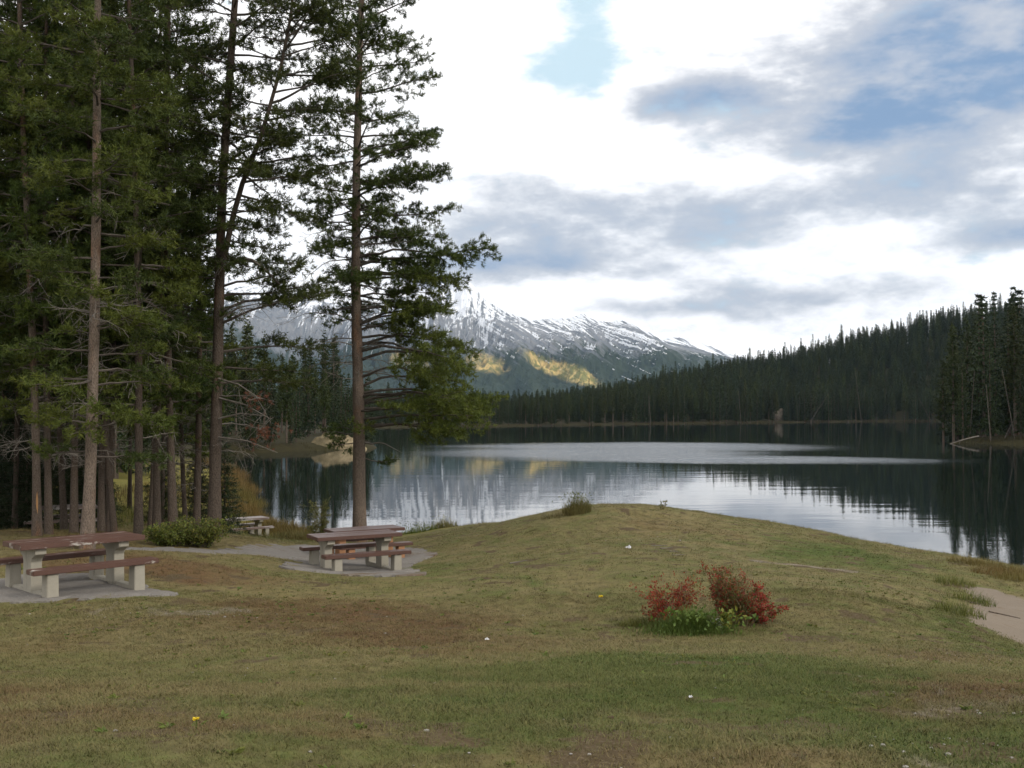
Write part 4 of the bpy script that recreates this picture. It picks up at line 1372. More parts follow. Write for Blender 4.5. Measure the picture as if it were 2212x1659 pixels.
# left shore beyond the bay
LAB_L = 'dark green conifer on the bank behind the sandy hump'
for X, Y, h in [(-33.5, 142, 7), (-35.2, 138, 9), (-36.5, 143, 11), (-38.6, 136.5, 8), (-39.5, 140, 13), (-41, 133, 10), (-38.2, 129, 7), (-42.5, 137, 14), (-37.2, 125.5, 6), (-44, 129, 12), (-34.3, 146, 10), (-31.6, 150, 9), (-40.5, 126, 9), (-46, 134, 16), (-37.5, 147.5, 14), (-31.3, 145.2, 4.5), (-42, 143, 17)]:
    conifer(int(fr.choice([0, 2, 5])), X, Y, h, LAB_L, 'conifers on the bank beyond the bay')
n = 0
while n < 62:
    X, Y = fr.uniform(-75, -22), fr.uniform(124, 225)
    d = lake_dist([X], [Y])[0]
    if d < 1.2 or (d < 8 and -32 < X < -18 and Y < 156) or d > 30 or (d > 12 and fr.random() < .5):
        continue
    conifer(int(fr.choice([0, 2, 3, 5, 4])), X, Y, fr.uniform(14, 21) if X < -36 else fr.uniform(8.5, 12.5), LAB_L, 'conifers on the bank beyond the bay')
    n += 1
# behind the wood
LAB_W = 'shadowy conifer closing the view behind the wood'
n = 0
while n < 46:
    Y = fr.uniform(62, 125)
    X = -(0.30 + 0.26 * fr.random()) * Y
    if lake_dist([X], [Y])[0] < 6:
        continue
    conifer(int(fr.choice([0, 2, 5, 3])), X, Y, fr.uniform(10, 17), LAB_W, 'conifers behind the wood')
    n += 1
# front rows of the far shore
LAB_F = 'dark conifer in the front rows along the far shore'
shore = np.array([(-50, 345), (-30, 380), (-5, 392), (18, 420), (55, 455), (87, 486), (150, 540), (215, 596), (262, 602)], float)
seg = np.concatenate([[0], np.cumsum(np.linalg.norm(np.diff(shore, axis=0), axis=1))])
n = 0
while n < 140:
    s = fr.uniform(0, seg[-1])
    X, Y = np.interp(s, seg, shore[:, 0]), np.interp(s, seg, shore[:, 1])
    off = fr.uniform(0.6, 11)
    X, Y = X - 0.62 * off + fr.normal(0, 1), Y + 0.78 * off + fr.normal(0, 1)
    if lake_dist([X], [Y])[0] < 0.8:
        continue
    conifer(int(fr.integers(0, 7)), X, Y, fr.uniform(13, 21) * float(np.interp(X / Y, [-.1, .02, .1, .2], [.66, .66, .82, 1.0])), LAB_F, 'conifers along the far shore')
    n += 1


# ---- the mass of the forest behind them (one body of trees nobody could count)
def scatter(name, P, rot, scl, idx, sources, label, kind='stuff'):
    me = bpy.data.meshes.new(name)
    n = len(P)
    me.vertices.add(n)
    me.vertices.foreach_set('co', np.asarray(P, np.float32).ravel())
    for nm, typ, prop, data in (('rot', 'FLOAT_VECTOR', 'vector', rot), ('scl', 'FLOAT_VECTOR', 'vector', scl), ('idx', 'INT', 'value', idx)):
        a = me.attributes.new(nm, typ, 'POINT')
        a.data.foreach_set(prop, np.asarray(data, np.int32 if typ == 'INT' else np.float32).ravel())
    me.update()
    coll = bpy.data.collections.new(name + '_sources')
    for i, s in enumerate(sources):
        so = bpy.data.objects.new('%s_%02d' % (name, i), s)
        coll.objects.link(so)
    ng = bpy.data.node_groups.new(name, 'GeometryNodeTree')
    ng.interface.new_socket('Geometry', in_out='INPUT', socket_type='NodeSocketGeometry')
    ng.interface.new_socket('Geometry', in_out='OUTPUT', socket_type='NodeSocketGeometry')
    gi, go = ng.nodes.new('NodeGroupInput'), ng.nodes.new('NodeGroupOutput')
    ci = ng.nodes.new('GeometryNodeCollectionInfo')
    ci.inputs['Collection'].default_value = coll
    ci.inputs['Separate Children'].default_value = True
    ci.inputs['Reset Children'].default_value = True
    ip = ng.nodes.new('GeometryNodeInstanceOnPoints')
    ip.inputs['Pick Instance'].default_value = True

    def named(nm, typ):
        nd = ng.nodes.new('GeometryNodeInputNamedAttribute')
        nd.data_type = typ
        nd.inputs['Name'].default_value = nm
        return nd.outputs['Attribute']
    L = ng.links.new
    L(gi.outputs[0], ip.inputs['Points'])
    L(ci.outputs[0], ip.inputs['Instance'])
    L(named('idx', 'INT'), ip.inputs['Instance Index'])
    L(named('rot', 'FLOAT_VECTOR'), ip.inputs['Rotation'])
    L(named('scl', 'FLOAT_VECTOR'), ip.inputs['Scale'])
    L(ip.outputs[0], go.inputs[0])
    o = link(name, me)
    md = o.modifiers.new('scatter', 'NODES')
    md.node_group = ng
    tag(o, label, kind=kind)
    return o


n = 15000
X = fr.uniform(-160, 460, n)
Y = fr.uniform(330, 900, n)
d = lake_dist(X, Y)
a = X / Y
ok = (d > 8) & (d < 260) & (a < 0.56) & (a > -0.30)
X, Y = X[ok], Y[ok]
X2, Y2 = fr.uniform(95, 150, 260), fr.uniform(200, 330, 260)
k2 = (lake_dist(X2, Y2) > 16) & (X2 / Y2 < 0.56) & (X2 / Y2 > 0.40)
X3, Y3 = fr.uniform(-140, -40, 900), fr.uniform(130, 380, 900)
k3 = (lake_dist(X3, Y3) > 24)
X, Y = np.concatenate([X, X2[k2], X3[k3]]), np.concatenate([Y, Y2[k2], Y3[k3]])
Z = terrain(X, Y)
n = len(X)
idx = fr.integers(0, 7, n)
hs_ = fr.uniform(0.62, 1.0, n) * np.where(fr.random(n) < 0.06, 1.22, 1.0)
hs_ = hs_ * np.interp(X / Y, [-.1, .02, .1, .2], [.62, .62, .82, 1.0]) ** np.where(Y > 330, 1, 0)
hs_ = np.where((X < -40) & (Y < 380), hs_ * 0.75, hs_)
scl = np.stack([hs_ * fr.uniform(0.85, 1.25, n), hs_ * fr.uniform(0.85, 1.25, n), hs_], 1)
rot = np.stack([np.zeros(n), np.zeros(n), fr.uniform(0, 6.28, n)], 1)
scatter('forest', np.stack([X, Y, Z - 0.2], 1), rot, scl, idx, [c[0].children[1].data if c[0].children[1].name.startswith('crown') else c[0].children[0].data for c in CON],
        'dense conifer forest rising up the hillside behind the far shore')
# ------------------------------------------------------------------ picnic tables
def box_mesh(name, x0, x1, y0, y1, z0, z1, bev=0.008, taper=None, seed=None):
    bm = bmesh.new()
    bmesh.ops.create_cube(bm, size=1.0)
    for v in bm.verts:
        v.co = Vector((x0 + (v.co.x + .5) * (x1 - x0), y0 + (v.co.y + .5) * (y1 - y0), z0 + (v.co.z + .5) * (z1 - z0)))
        if taper and v.co.z > (z0 + z1) / 2:
            cx, cy = (x0 + x1) / 2, (y0 + y1) / 2
            v.co.x = cx + (v.co.x - cx) * taper
            v.co.y = cy + (v.co.y - cy) * taper
    bmesh.ops.bevel(bm, geom=bm.edges[:], offset=bev, segments=2, affect='EDGES')
    me = bpy.data.meshes.new(name)
    bm.to_mesh(me)
    bm.free()
    return me


def prism_yz(name, prof, x0, x1, bev=0.008):
    bm = bmesh.new()
    a = [bm.verts.new((x0, y, z)) for y, z in prof]
    b_ = [bm.verts.new((x1, y, z)) for y, z in prof]
    n = len(prof)
    bm.faces.new(a[::-1])
    bm.faces.new(b_)
    for i in range(n):
        bm.faces.new((a[i], a[(i + 1) % n], b_[(i + 1) % n], b_[i]))
    bmesh.ops.recalc_face_normals(bm, faces=bm.faces[:])
    bmesh.ops.bevel(bm, geom=bm.edges[:], offset=bev, segments=1, affect='EDGES')
    me = bpy.data.meshes.new(name)
    bm.to_mesh(me)
    bm.free()
    return me


TL, TW = 0.97, 0.40
TM = {}
for i in range(3):
    y0 = -TW + i * (2 * TW / 3)
    TM['plank%d' % i] = box_mesh('tabletop_plank', -TL + 0.004 * i, TL - 0.003 * i, y0 + 0.003, y0 + 2 * TW / 3 - 0.003, 0.69, 0.768 - 0.002 * (i == 1), 0.007)
PROF = [(-0.17, 0.0), (0.17, 0.0), (0.155, 0.47), (0.19, 0.53), (0.33, 0.60), (0.33, 0.685), (-0.33, 0.685), (-0.33, 0.60), (-0.19, 0.53), (-0.155, 0.47)]
for s in (-1, 1):
    TM['leg%d' % s] = prism_yz('table_leg', PROF, s * 0.65 - 0.085, s * 0.65 + 0.085)
    TM['beam%d' % s] = box_mesh('ground_beam', s * 0.65 - 0.07, s * 0.65 + 0.07, -0.84, 0.84, -0.12, 0.035)
    for q in (-1, 1):
        TM['bleg%d%d' % (s, q)] = box_mesh('bench_leg', s * 0.67 - 0.09, s * 0.67 + 0.09, q * 0.76 - 0.11, q * 0.76 + 0.11, -0.05, 0.362, 0.008, 0.93)
for q in (-1, 1):
    TM['seat%d' % q] = box_mesh('bench_seat', -TL, TL, q * 0.76 - 0.14, q * 0.76 + 0.14, 0.364, 0.44, 0.009)


def picnic_table(loc, rz, top, frame, label, sink=0.0, tilt=(0, 0), scale=1.0):
    root = empty('picnic_table', loc)
    root.location.z -= sink
    root.rotation_euler = (tilt[0], tilt[1], rz)
    root.scale = (scale,) * 3

    def part(name, key, mat, z=0):
        o = bpy.data.objects.new(name, TM[key].copy())
        COL.objects.link(o)
        o.parent = root
        o.data.materials.append(MAT[mat])
        return o
    for i in range(3):
        part('tabletop_plank', 'plank%d' % i, top)
    for s in (-1, 1):
        part('table_leg', 'leg%d' % s, frame)
        part('ground_beam', 'beam%d' % s, frame)
        for q in (-1, 1):
            part('bench_leg', 'bleg%d%d' % (s, q), frame)
    for q in (-1, 1):
        part('bench_seat', 'seat%d' % q, top)
    tag(root, label, 'picnic table', 'picnic tables of the clearing')
    return root


def table_at(X, py, Y, rz, top, frame, label, up=0.03, **kw):
    return picnic_table((X, Y, ground_z(X, Y) + up), rz, top, frame, label, **kw)


table_at(-6.96, 0, 16.38, R(45), 'paint_chipped', 'concrete', 'picnic table with chipped pale-streaked brown paint in front of the pines')
table_at(-3.46, 0, 22.6, R(29), 'paint_brown', 'concrete', 'glossy dark brown picnic table on pale concrete legs, front one of the pair')
table_at(-3.82, 0, 26.6, R(30), 'paint_brown', 'concrete_brown', 'picnic table with orange-brown legs tucked behind its twin, near the lone pine')
table_at(-11.2, 0, 42.87, R(38), 'paint_grey', 'concrete', 'greyed picnic table by the lakeside reeds beyond the green bush', up=0.02)
table_at(-13.1, 0, 29.8, R(26), 'paint_grey', 'concrete', 'weathered picnic table half hidden among the dark pine trunks', up=0.02)

# ------------------------------------------------------------------ shrubs and plants
def leaf_quads(P, D, L, W, r, curl=0.2):
    """pointed leaves: two triangles each"""
    n = len(P)
    D = unit(D)
    S = unit(np.cross(D, unit(r.normal(0, 1, (n, 3)))))
    N = np.cross(D, S)
    L, W = np.broadcast_to(L, (n,))[:, None], np.broadcast_to(W, (n,))[:, None]
    V = np.stack([P, P + D * L * .5 - S * W + N * L * curl * .4, P + D * L, P + D * L * .5 + S * W + N * L * curl * .4], 1).reshape(-1, 3)
    b_ = np.arange(n)[:, None] * 4
    F = np.concatenate([b_ + np.array([[0, 1, 2]]), b_ + np.array([[0, 2, 3]])])
    return V, F


def blade_quads(P, H, W, lean, r, seg=3):
    """grass blades bent outwards"""
    n = len(P)
    a = r.uniform(0, 6.283, n)
    out = np.stack([np.cos(a), np.sin(a), np.zeros(n)], 1)
    side = np.stack([-np.sin(a), np.cos(a), np.zeros(n)], 1)
    lean = np.broadcast_to(lean, (n,))[:, None] * r.uniform(0.3, 1.2, (n, 1))
    H = np.broadcast_to(H, (n,))[:, None] * r.uniform(0.6, 1.1, (n, 1))
    rows = []
    for k2 in range(seg + 1):
        u = k2 / seg
        c = P + out * lean * H * u ** 1.8 + UP[None] * H * u * (1 - 0.25 * lean * u)
        w = side * (np.broadcast_to(W, (n,))[:, None] * (1 - u * 0.92))
        rows += [c - w, c + w]
    V = np.stack(rows, 1).reshape(-1, 3)
    m2 = 2 * (seg + 1)
    b_ = np.arange(n)[:, None] * m2
    F = []
    for k2 in range(seg):
        q = 2 * k2
        F += [b_ + np.array([[q, q + 1, q + 3]]), b_ + np.array([[q, q + 3, q + 2]])]
    return V, np.concatenate(F)


def stems_shrub(name, loc, seed, nst, spread, height, lean, stem_mat, leaf_specs, label, cat, nside=5, wob=0.05, ell=(1, 1)):
    """a shrub of many stems; leaf_specs: (material, leaves per stem, from, to, length, width, az filter)"""
    r = np.random.default_rng(seed)
    root = empty(name, loc)
    g = Geo()
    leaves = {}
    for i in range(nst):
        a = r.uniform(0, 6.283)
        rad = spread * math.sqrt(r.random())
        ln = lean(a) * (0.3 + 0.7 * rad / spread) * r.uniform(.7, 1.15)
        h = height(a) * r.uniform(0.5, 1.15)
        b0 = np.array([math.cos(a) * rad * 0.35 * ell[0], math.sin(a) * rad * 0.35 * ell[1], -0.05])
        d = np.array([math.cos(a), math.sin(a), 0])
        u = np.linspace(0, 1, 6)
        P = b0 + d[None] * (ln * u ** 1.4)[:, None] + UP[None] * (h * (u - 0.12 * u * u))[:, None] + r.normal(0, wob, (6, 3)) * u[:, None]
        g.tube(P, np.linspace(0.006, 0.002, 6), 3)
        tips = [P]
        for _ in range(nside):
            s = r.uniform(.3, .95)
            q = np.array([np.interp(s, u, P[:, k2]) for k2 in range(3)])
            e = q + unit(d * .6 + r.normal(0, .6, 3) + UP * .5) * h * r.uniform(.12, .3)
            g.tube(np.array([q, e]), [.003, .0015], 3)
            tips.append(np.array([q, e]))
        for (mt, cnt, f0, f1, L, W, flt) in leaf_specs:
            if flt is not None and not flt(a, r):
                continue
            pp = []
            for k2 in range(cnt):
                tpath = tips[r.integers(0, len(tips))]
                s = r.uniform(f0, f1)
                uu = np.linspace(0, 1, len(tpath))
                pp.append([np.interp(s, uu, tpath[:, k3]) for k3 in range(3)])
            pp = np.array(pp) + r.normal(0, .015, (cnt, 3))
            Vv, Ff = leaf_quads(pp, r.normal(0, 1, (cnt, 3)) + np.array([0, 0, .3]) + d[None] * .4, L * r.uniform(.7, 1.2, cnt), W, r)
            leaves.setdefault(mt, Geo()).add(Vv, Ff)
    tag(link('stems', g.mesh('stems'), root, [MAT[stem_mat]]), kind='stuff')
    for mt, gg in leaves.items():
        tag(link('leaves', gg.mesh('leaves'), root, [MAT[mt]]), kind='stuff')
    tag(root, label, cat)
    return root


def gp(px, py):
    return ground_hit(px, py)


# the two red shrubs with the green clump at their feet
p1 = gp(1452, 1352)
stems_shrub('red_shrub', p1, 11, 46, 0.45, lambda a: 0.84 - 0.22 * max(0, -math.cos(a)), lambda a: 0.23 + 0.24 * max(0, -math.cos(a)), 'dry_stem',
            [('red_leaf', 70, .45, 1.0, .031, .0105, lambda a, r: math.cos(a) < 0.55 or r.random() < .5), ('orange_leaf', 16, .3, 1.0, .032, .009, None), ('reed', 8, .1, .7, .05, .006, None)],
            'smaller loose red-leaved shrub with a low arm reaching sideways', 'shrub', 5, .04)
p2 = gp(1595, 1346)
stems_shrub('red_shrub', p2, 12, 85, 0.5, lambda a: 0.92 - 0.52 * max(0, math.cos(a)), lambda a: 0.25 + 0.30 * max(0, math.cos(a)), 'dry_stem',
            [('red_leaf', 82, .35, 1.0, .031, .0105, lambda a, r: math.cos(a) > 0.25), ('red_leaf', 30, .35, .9, .030, .010, lambda a, r: math.cos(a) < -0.6), ('orange_leaf', 14, .3, 1.0, .034, .008, None), ('red_leaf', 26, .4, 1.0, .031, .0105, None),
             ('reed', 34, .35, 1.0, .08, .006, lambda a, r: math.cos(a) < 0.45), ('bush_leaf', 30, .05, .5, .04, .012, None)],
            'larger red shrub with tall yellowish stems and a crimson side', 'shrub', 5, .04)
r = np.random.default_rng(5)
root = empty('grass_clump', gp(1490, 1368))
n = 3400
ang, rad = r.uniform(0, 6.283, n), np.minimum(np.abs(r.normal(0, .52, n)), 1.35)
P = np.stack([np.cos(ang) * rad * .72 + .02, np.sin(ang) * rad * .42, np.full(n, -.03)], 1)
hh = np.maximum(0.42 - 0.28 * rad, .08)
Vv, Ff = blade_quads(P, hh, .0045, .7, r)
g = Geo(); g.add(Vv, Ff)
tag(link('blades', g.mesh('blades'), root, [MAT['green_leaf']]), kind='stuff')
n = 420
P = np.stack([r.normal(.12, .28, n), r.normal(.0, .16, n), r.uniform(.02, .30, n)], 1)
Vv, Ff = leaf_quads(P, r.normal(0, 1, (n, 3)) + np.array([0, -.5, .5]), r.uniform(.05, .085, n), .022, r)
g = Geo(); g.add(Vv, Ff)
tag(link('leaves', g.mesh('leaves'), root, [MAT['green_leaf']]), kind='stuff')
n = 60
P = np.stack([r.normal(.52, .08, n), r.normal(-.05, .06, n), r.uniform(.12, .30, n)], 1)
Vv, Ff = leaf_quads(P, r.normal(0, .6, (n, 3)) + np.array([.3, -.5, .2]), r.uniform(.07, .11, n), .024, r)
g = Geo(); g.add(Vv, Ff)
tag(link('leaves', g.mesh('leaves'), root, [MAT['yellow_leaf']]), kind='stuff')
tag(root, 'lush green clump of grass and broad leaves at the foot of the red shrubs', 'plant')
root = empty('grass_clump', gp(1400, 1352))
n = 900
ang, rad = r.uniform(0, 6.283, n), np.sqrt(r.random(n))
P = np.stack([np.cos(ang) * rad * .42, np.sin(ang) * rad * .25, np.full(n, -.03)], 1)
Vv, Ff = blade_quads(P, .26 - .14 * rad, .004, .8, r)
g = Geo(); g.add(Vv, Ff)
tag(link('blades', g.mesh('blades'), root, [MAT['bush_leaf']]), kind='stuff')
tag(root, 'dull green grass tussock beside the loose red shrub', 'plant')
# dry seed stems in the big shrub and a stone before it
root = empty('dry_grass', gp(1610, 1342))
n = 130
P = np.stack([r.normal(-.05, .2, n), r.normal(0, .12, n), np.full(n, -.03)], 1)
Vv, Ff = blade_quads(P, r.uniform(.75, 1.15, n), .0022, .22, r, 4)
g = Geo(); g.add(Vv, Ff)
tag(link('blades', g.mesh('blades'), root, [MAT['dry_stem']]), kind='stuff')
tag(root, 'wispy straw-coloured seed stems rising out of the larger red shrub', 'dry grass')


def rock(name, loc, size, seed, mat, label, cat='rock', squash=.65, sub=3):
    bm = bmesh.new()
    bmesh.ops.create_icosphere(bm, subdivisions=sub, radius=1)
    for v in bm.verts:
        c = np.array(v.co)
        k2 = 1 + .5 * (float(fbm(np.array([c[0] * 1.3 + c[2] * .7 + 5]), np.array([c[1] * 1.3 - c[2] * .6 + 5]), seed, 4)[0]) - .5)
        v.co = Vector((c[0] * size[0] * k2, c[1] * size[1] * k2, c[2] * size[2] * k2 * 1.0))
    for f in bm.faces:
        f.smooth = False
    me = bpy.data.meshes.new(name)
    bm.to_mesh(me)
    bm.free()
    o = link(name, me, mats=[MAT[mat]])
    o.location = loc
    tag(o, label, cat)
    return o


q = gp(1546, 1360)
rock('rock', (q[0], q[1], q[2] + .05), (.13, .10, .10), 3, 'pale_stone', 'pale rounded stone among the green leaves under the red shrubs')

# round green bush by the forked pine
for (px, py, w, h, seed, lab) in [(432, 1181, .62, .72, 21, 'round green bush with yellowing leaves at the foot of the forked pine'), (368, 1180, .42, .52, 22, 'lower green bush merging into the round bush by the path')]:
    stems_shrub('green_bush', gp(px, py), seed, 95, w, lambda a, h=h: h, lambda a, w=w: w * .95, 'twig',
                [('bush_leaf', 44, .15, 1.0, .052, .018, None), ('green_leaf', 26, .3, 1.0, .05, .017, None), ('yellow_leaf', 7, .5, 1.0, .05, .016, None)], lab, 'bush', 6, .05)


def reed_clump(name, loc, seed, n, rx, ry, h, w, lean, mat, label, cat='reeds', extra=None):
    r = np.random.default_rng(seed)
    root = empty(name, loc)
    ang, rad = r.uniform(0, 6.283, n), np.sqrt(r.random(n))
    P = np.stack([np.cos(ang) * rad * rx, np.sin(ang) * rad * ry, np.zeros(n)], 1)
    z = terrain(P[:, 0] + loc[0], P[:, 1] + loc[1])
    P[:, 2] = np.clip(z - loc[2], -1.2, 1.5) - .04
    Vv, Ff = blade_quads(P, h * (1.1 - .5 * rad), w, lean, r, 3)
    g = Geo(); g.add(Vv, Ff)
    tag(link('blades', g.mesh('blades'), root, [MAT[mat]]), kind='stuff')
    if extra:
        mt, cnt, L, W = extra
        P = np.stack([r.normal(0, rx * .45, cnt), r.normal(0, ry * .4, cnt), r.uniform(.1, h * .9, cnt)], 1)
        Vv, Ff = leaf_quads(P, r.normal(0, 1, (cnt, 3)) + np.array([0, 0, .5]), L, W, r)
        g = Geo(); g.add(Vv, Ff)
        tag(link('leaves', g.mesh('leaves'), root, [MAT[mt]]), kind='stuff')
    tag(root, label, cat)
    return root


reed_clump('reed_clump', gp(1246, 1108), 31, 700, .42, .35, .62, .008, .45, 'reed', 'bushy reed tuft on top of the grassy knoll', extra=('bush_leaf', 260, .09, .012))
reed_clump('reed_clump', gp(1205, 1117), 32, 260, .5, .3, .28, .006, .6, 'reed', 'low ragged grass trailing down from the reed tuft on the knoll')
# little leafy seedling on the knoll skyline
q = gp(1431, 1101)
stems_shrub('seedling', q, 41, 7, .10, lambda a: .34, lambda a: .08, 'dry_stem', [('bush_leaf', 16, .4, 1, .05, .017, None)], 'single small leafy seedling on the bare skyline of the knoll', 'plant', 2, .01)
# weeds on the near shore, behind and beside the tables
reed_clump('weed_clump', at(958, 1132, 38.5) * [1, 1, 0] + [0, 0, ground_z(at(958, 1132, 38.5)[0], 38.5)], 33, 520, .55, .5, .5, .008, .5, 'reed', 'shoreline weed clump in front of the bright water', extra=('yellow_leaf', 60, .06, .015))
reed_clump('weed_clump', at(905, 1140, 38.0) * [1, 1, 0] + [0, 0, ground_z(at(905, 1140, 38.0)[0], 38.0)], 34, 420, .7, .5, .42, .008, .5, 'green_leaf', 'green shoreline weeds beside the picnic table with orange-brown legs', extra=('bush_leaf', 160, .07, .015))
def gpos(px, Y):
    X = (px - 1106) / 2212 * Y
    return np.array([X, Y, ground_z(X, Y)])
for i, (px, py) in enumerate([(2085, 1216), (2125, 1222), (2165, 1232), (2195, 1240), (2060, 1262), (2098, 1300), (2070, 1325), (2140, 1240), (2185, 1252)]):
    reed_clump('grass_tussock', gp(px, py), 140 + i, 330, .45, .35, .34, .006, .7, 'gold_reed' if i < 4 or i > 6 else 'bush_leaf',
               'straw-coloured tussock on the lawn edge above the sand' if i < 4 or i > 6 else 'green tussock overhanging the edge of the sand', 'tussock')['group'] = 'tussocks along the sand' if i < 4 or i > 6 else 'green tussocks at the sand'
# willow sapling by the water
stems_shrub('willow_sapling', gpos(688, 40.5), 51, 26, .3, lambda a: 1.75, lambda a: .3, 'dry_stem', [('bush_leaf', 60, .1, .85, .085, .014, None), ('reed', 22, .4, 1, .09, .01, None)],
            'feathery yellow-green willow sapling at the water edge', 'sapling', 7, .06)
BED_LABELS = ['golden reed bed between the greyed lakeside table and the water', 'dull green-yellow grass bed beside the willow sapling', 'low golden reeds at the foot of the willow sapling on the lone pine side',
              'tall golden reeds on the bank just behind the greyed lakeside table', 'golden reeds bulging into the bay past the young blue-green spruce', 'golden reeds along the bay halfway to the far bank',
              'farthest golden reeds, where the bay meets the wooded bank', 'low green weeds in front of the greyed lakeside table', 'dull grass bed between the forked pine and the greyed lakeside table', 'straw grass bed around the foot of the lone pine',
              'yellowish wild grass seen between trunks behind the green bush', 'wild grass patch behind the pale straight pine', 'golden wild grass on the slope behind the forked pine', 'leafy green ground cover behind the close trio of pines']
# golden reeds along the bay
for i, (px, Y, n, rx, ry, h, mt) in enumerate([(600, 45, 1500, 1.6, 1.2, .75, 'gold_reed'), (640, 42, 1400, 1.5, 1.0, .6, 'reed'), (700, 42, 900, 1.5, .8, .6, 'gold_reed'), (545, 50, 1600, 1.3, 2.2, 1.0, 'gold_reed'), (528, 60, 1500, 1.5, 3.0, 1.2, 'gold_reed'),
                                               (512, 70, 1400, 1.6, 4.0, 1.3, 'gold_reed'), (500, 86, 900, 2.0, 6.0, 1.3, 'gold_reed'), (590, 39.5, 500, 1.0, .6, .22, 'green_leaf'), (500, 48, 900, 1.4, 1.2, .5, 'reed'), (760, 38.5, 700, 1.2, .8, .5, 'reed'),
                                               (340, 44, 1200, 2.5, 3.0, .5, 'reed'), (290, 50, 1200, 3.0, 4.0, .6, 'reed'), (420, 55, 1200, 3.0, 5.0, .6, 'gold_reed'), (250, 36, 900, 2.0, 2.0, .35, 'bush_leaf')]):
    reed_clump('reed_bed', gpos(px, Y), 60 + i, n, rx, ry, h, .009 + .00012 * Y, .45, mt,
               BED_LABELS[i], 'reeds')
for o in [o for o in COL.objects if o.name.startswith('reed_bed')]:
    o['group'] = 'reed beds along the bay'


# young spruces at the edge of the wood
def young_spruce(loc, h, seed, label, R0=.32):
    r = np.random.default_rng(seed)
    root = empty('young_spruce', loc)
    tr, g = Geo(), Geo()
    tr.tube(np.array([(0, 0, -.2), (0, 0, h * .5), (0, 0, h)]), [.016 * h, .01 * h, .004], 6)
    lv = int(h / .13)
    PP, DD, TS = [], [], []
    for i in range(lv):
        u = (i + r.random() * .6) / lv
        z = h * (.04 + .96 * u)
        L = h * R0 * (1 - u) ** .9 + .06
        n = r.integers(6, 10)
        a0 = r.uniform(0, 6.28)
        for k2 in range(n):
            a = a0 + k2 * 6.283 / n + r.normal(0, .2)
            l = L * r.uniform(.6, 1.15)
            d = np.array([math.cos(a), math.sin(a), -.28 + .5 * u])
            m2 = max(2, int(l / .055))
            s = r.random(m2)
            c = d[None] * (l * s)[:, None] + UP[None] * (z + .12 * l * s ** 2)[:, None]
            tr.tube(np.array([(0, 0, z), c[np.argmax(s)]]), [.008, .003], 3)
            PP.append(c)
            DD.append(unit(d[None] + r.normal(0, .55, (m2, 3))))
            TS.append(np.full(m2, 1.0))
    p = Pine(seed, np.array([(0, 0, 0), (0, 0, h)]), .03, .01)
    p.tufts(np.concatenate(PP), np.concatenate(DD), np.concatenate(TS))
    link('trunk', tr.mesh('trunk'), root, [MAT['bark']])
    tag(link('crown', p.needle_mesh('crown', 7, 1.0), root, [MAT['spruce']]), kind='stuff')
    tag(root, label, 'tree')
    return root


young_spruce(gpos(487, 33.5), 2.9, 71, 'young blue-green spruce beside the forked pine trunk', .27)
young_spruce(gpos(60, 29.0), 2.6, 72, 'broad dark young spruce in the shade beside the orange-scarred pine', .42)
young_spruce(gpos(14, 30.5), 1.9, 73, 'low dark spruce in the shade beside the broad young spruce', .5)
young_spruce(gpos(352, 36), 2.6, 74, 'young spruce in the shade behind the green bush', .3)
young_spruce(gpos(430, 37), 3.0, 75, 'young spruce between the grey pine and the forked pine', .3)

us = np.random.default_rng(88)
for i in range(18):
    Y = us.uniform(28, 56)
    X = -us.uniform(.405, .54) * Y
    if Y < 37 and -.485 < X / Y < -.415:
        Y, X = Y + 14, X * (Y + 14) / Y
    young_spruce(np.array([X, Y, ground_z(X, Y)]), us.uniform(2.6, 5.5), 160 + i, 'shaded understory spruce filling the gaps between the pine trunks', us.uniform(.26, .38))['group'] = 'understory spruces in the wood'

# ------------------------------------------------------------------ far shore details
r = np.random.default_rng(8)
# strip of straw-coloured shore grass
V_, F_ = Geo(), None
pts = []
for A, B in [((-50, 345), (-30, 380)), ((-30, 380), (-5, 392)), ((-5, 392), (18, 420)), ((18, 420), (55, 455)), ((55, 455), (87, 486)), ((87, 486), (150, 540)), ((150, 540), (215, 596)), ((215, 596), (262, 600)), ((77, 180), (87.5, 173)), ((77, 180), (83, 190)), ((87.5, 173), (100, 161)),
             ((-37, 133.5), (-31, 141)), ((-31, 141), (-27, 146)), ((-34, 122), (-37, 133.5)), ((-27, 146), (-22, 148.5))]:
    A, B = np.array(A, float), np.array(B, float)
    far = A[1] > 300
    n = int(np.linalg.norm(B - A) * (16 if far else 26))
    u = r.random(n)
    Q = A[None] + (B - A)[None] * u[:, None]
    nrm = np.array([-(B - A)[1], (B - A)[0]])
    nrm = nrm / np.linalg.norm(nrm)
    if lake_dist([A[0] / 2 + B[0] / 2 + nrm[0]], [A[1] / 2 + B[1] / 2 + nrm[1]])[0] < 0:
        nrm = -nrm
    dens = fbm(Q[:, 0] / 14, Q[:, 1] / 14, 3)
    keep = dens > 0.47
    Q = Q[keep] + nrm[None] * r.uniform(-.3, 3.2, (keep.sum(), 1))
    z = np.maximum(terrain(Q[:, 0], Q[:, 1]), -.1)
    P = np.concatenate([Q, z[:, None] - .05], 1)
    Vv, Ff = blade_quads(P, .45 if far else .4, .05 if far else .03, .5, r, 2)
    V_.add(Vv, Ff)
sg = link('shore_grass', V_.mesh('shore_grass'), mats=[MAT['gold_reed']])
sg.data.materials[0] = MAT['shore_reed']
tag(sg, 'thin band of straw-coloured grass along the far waterline', kind='stuff')

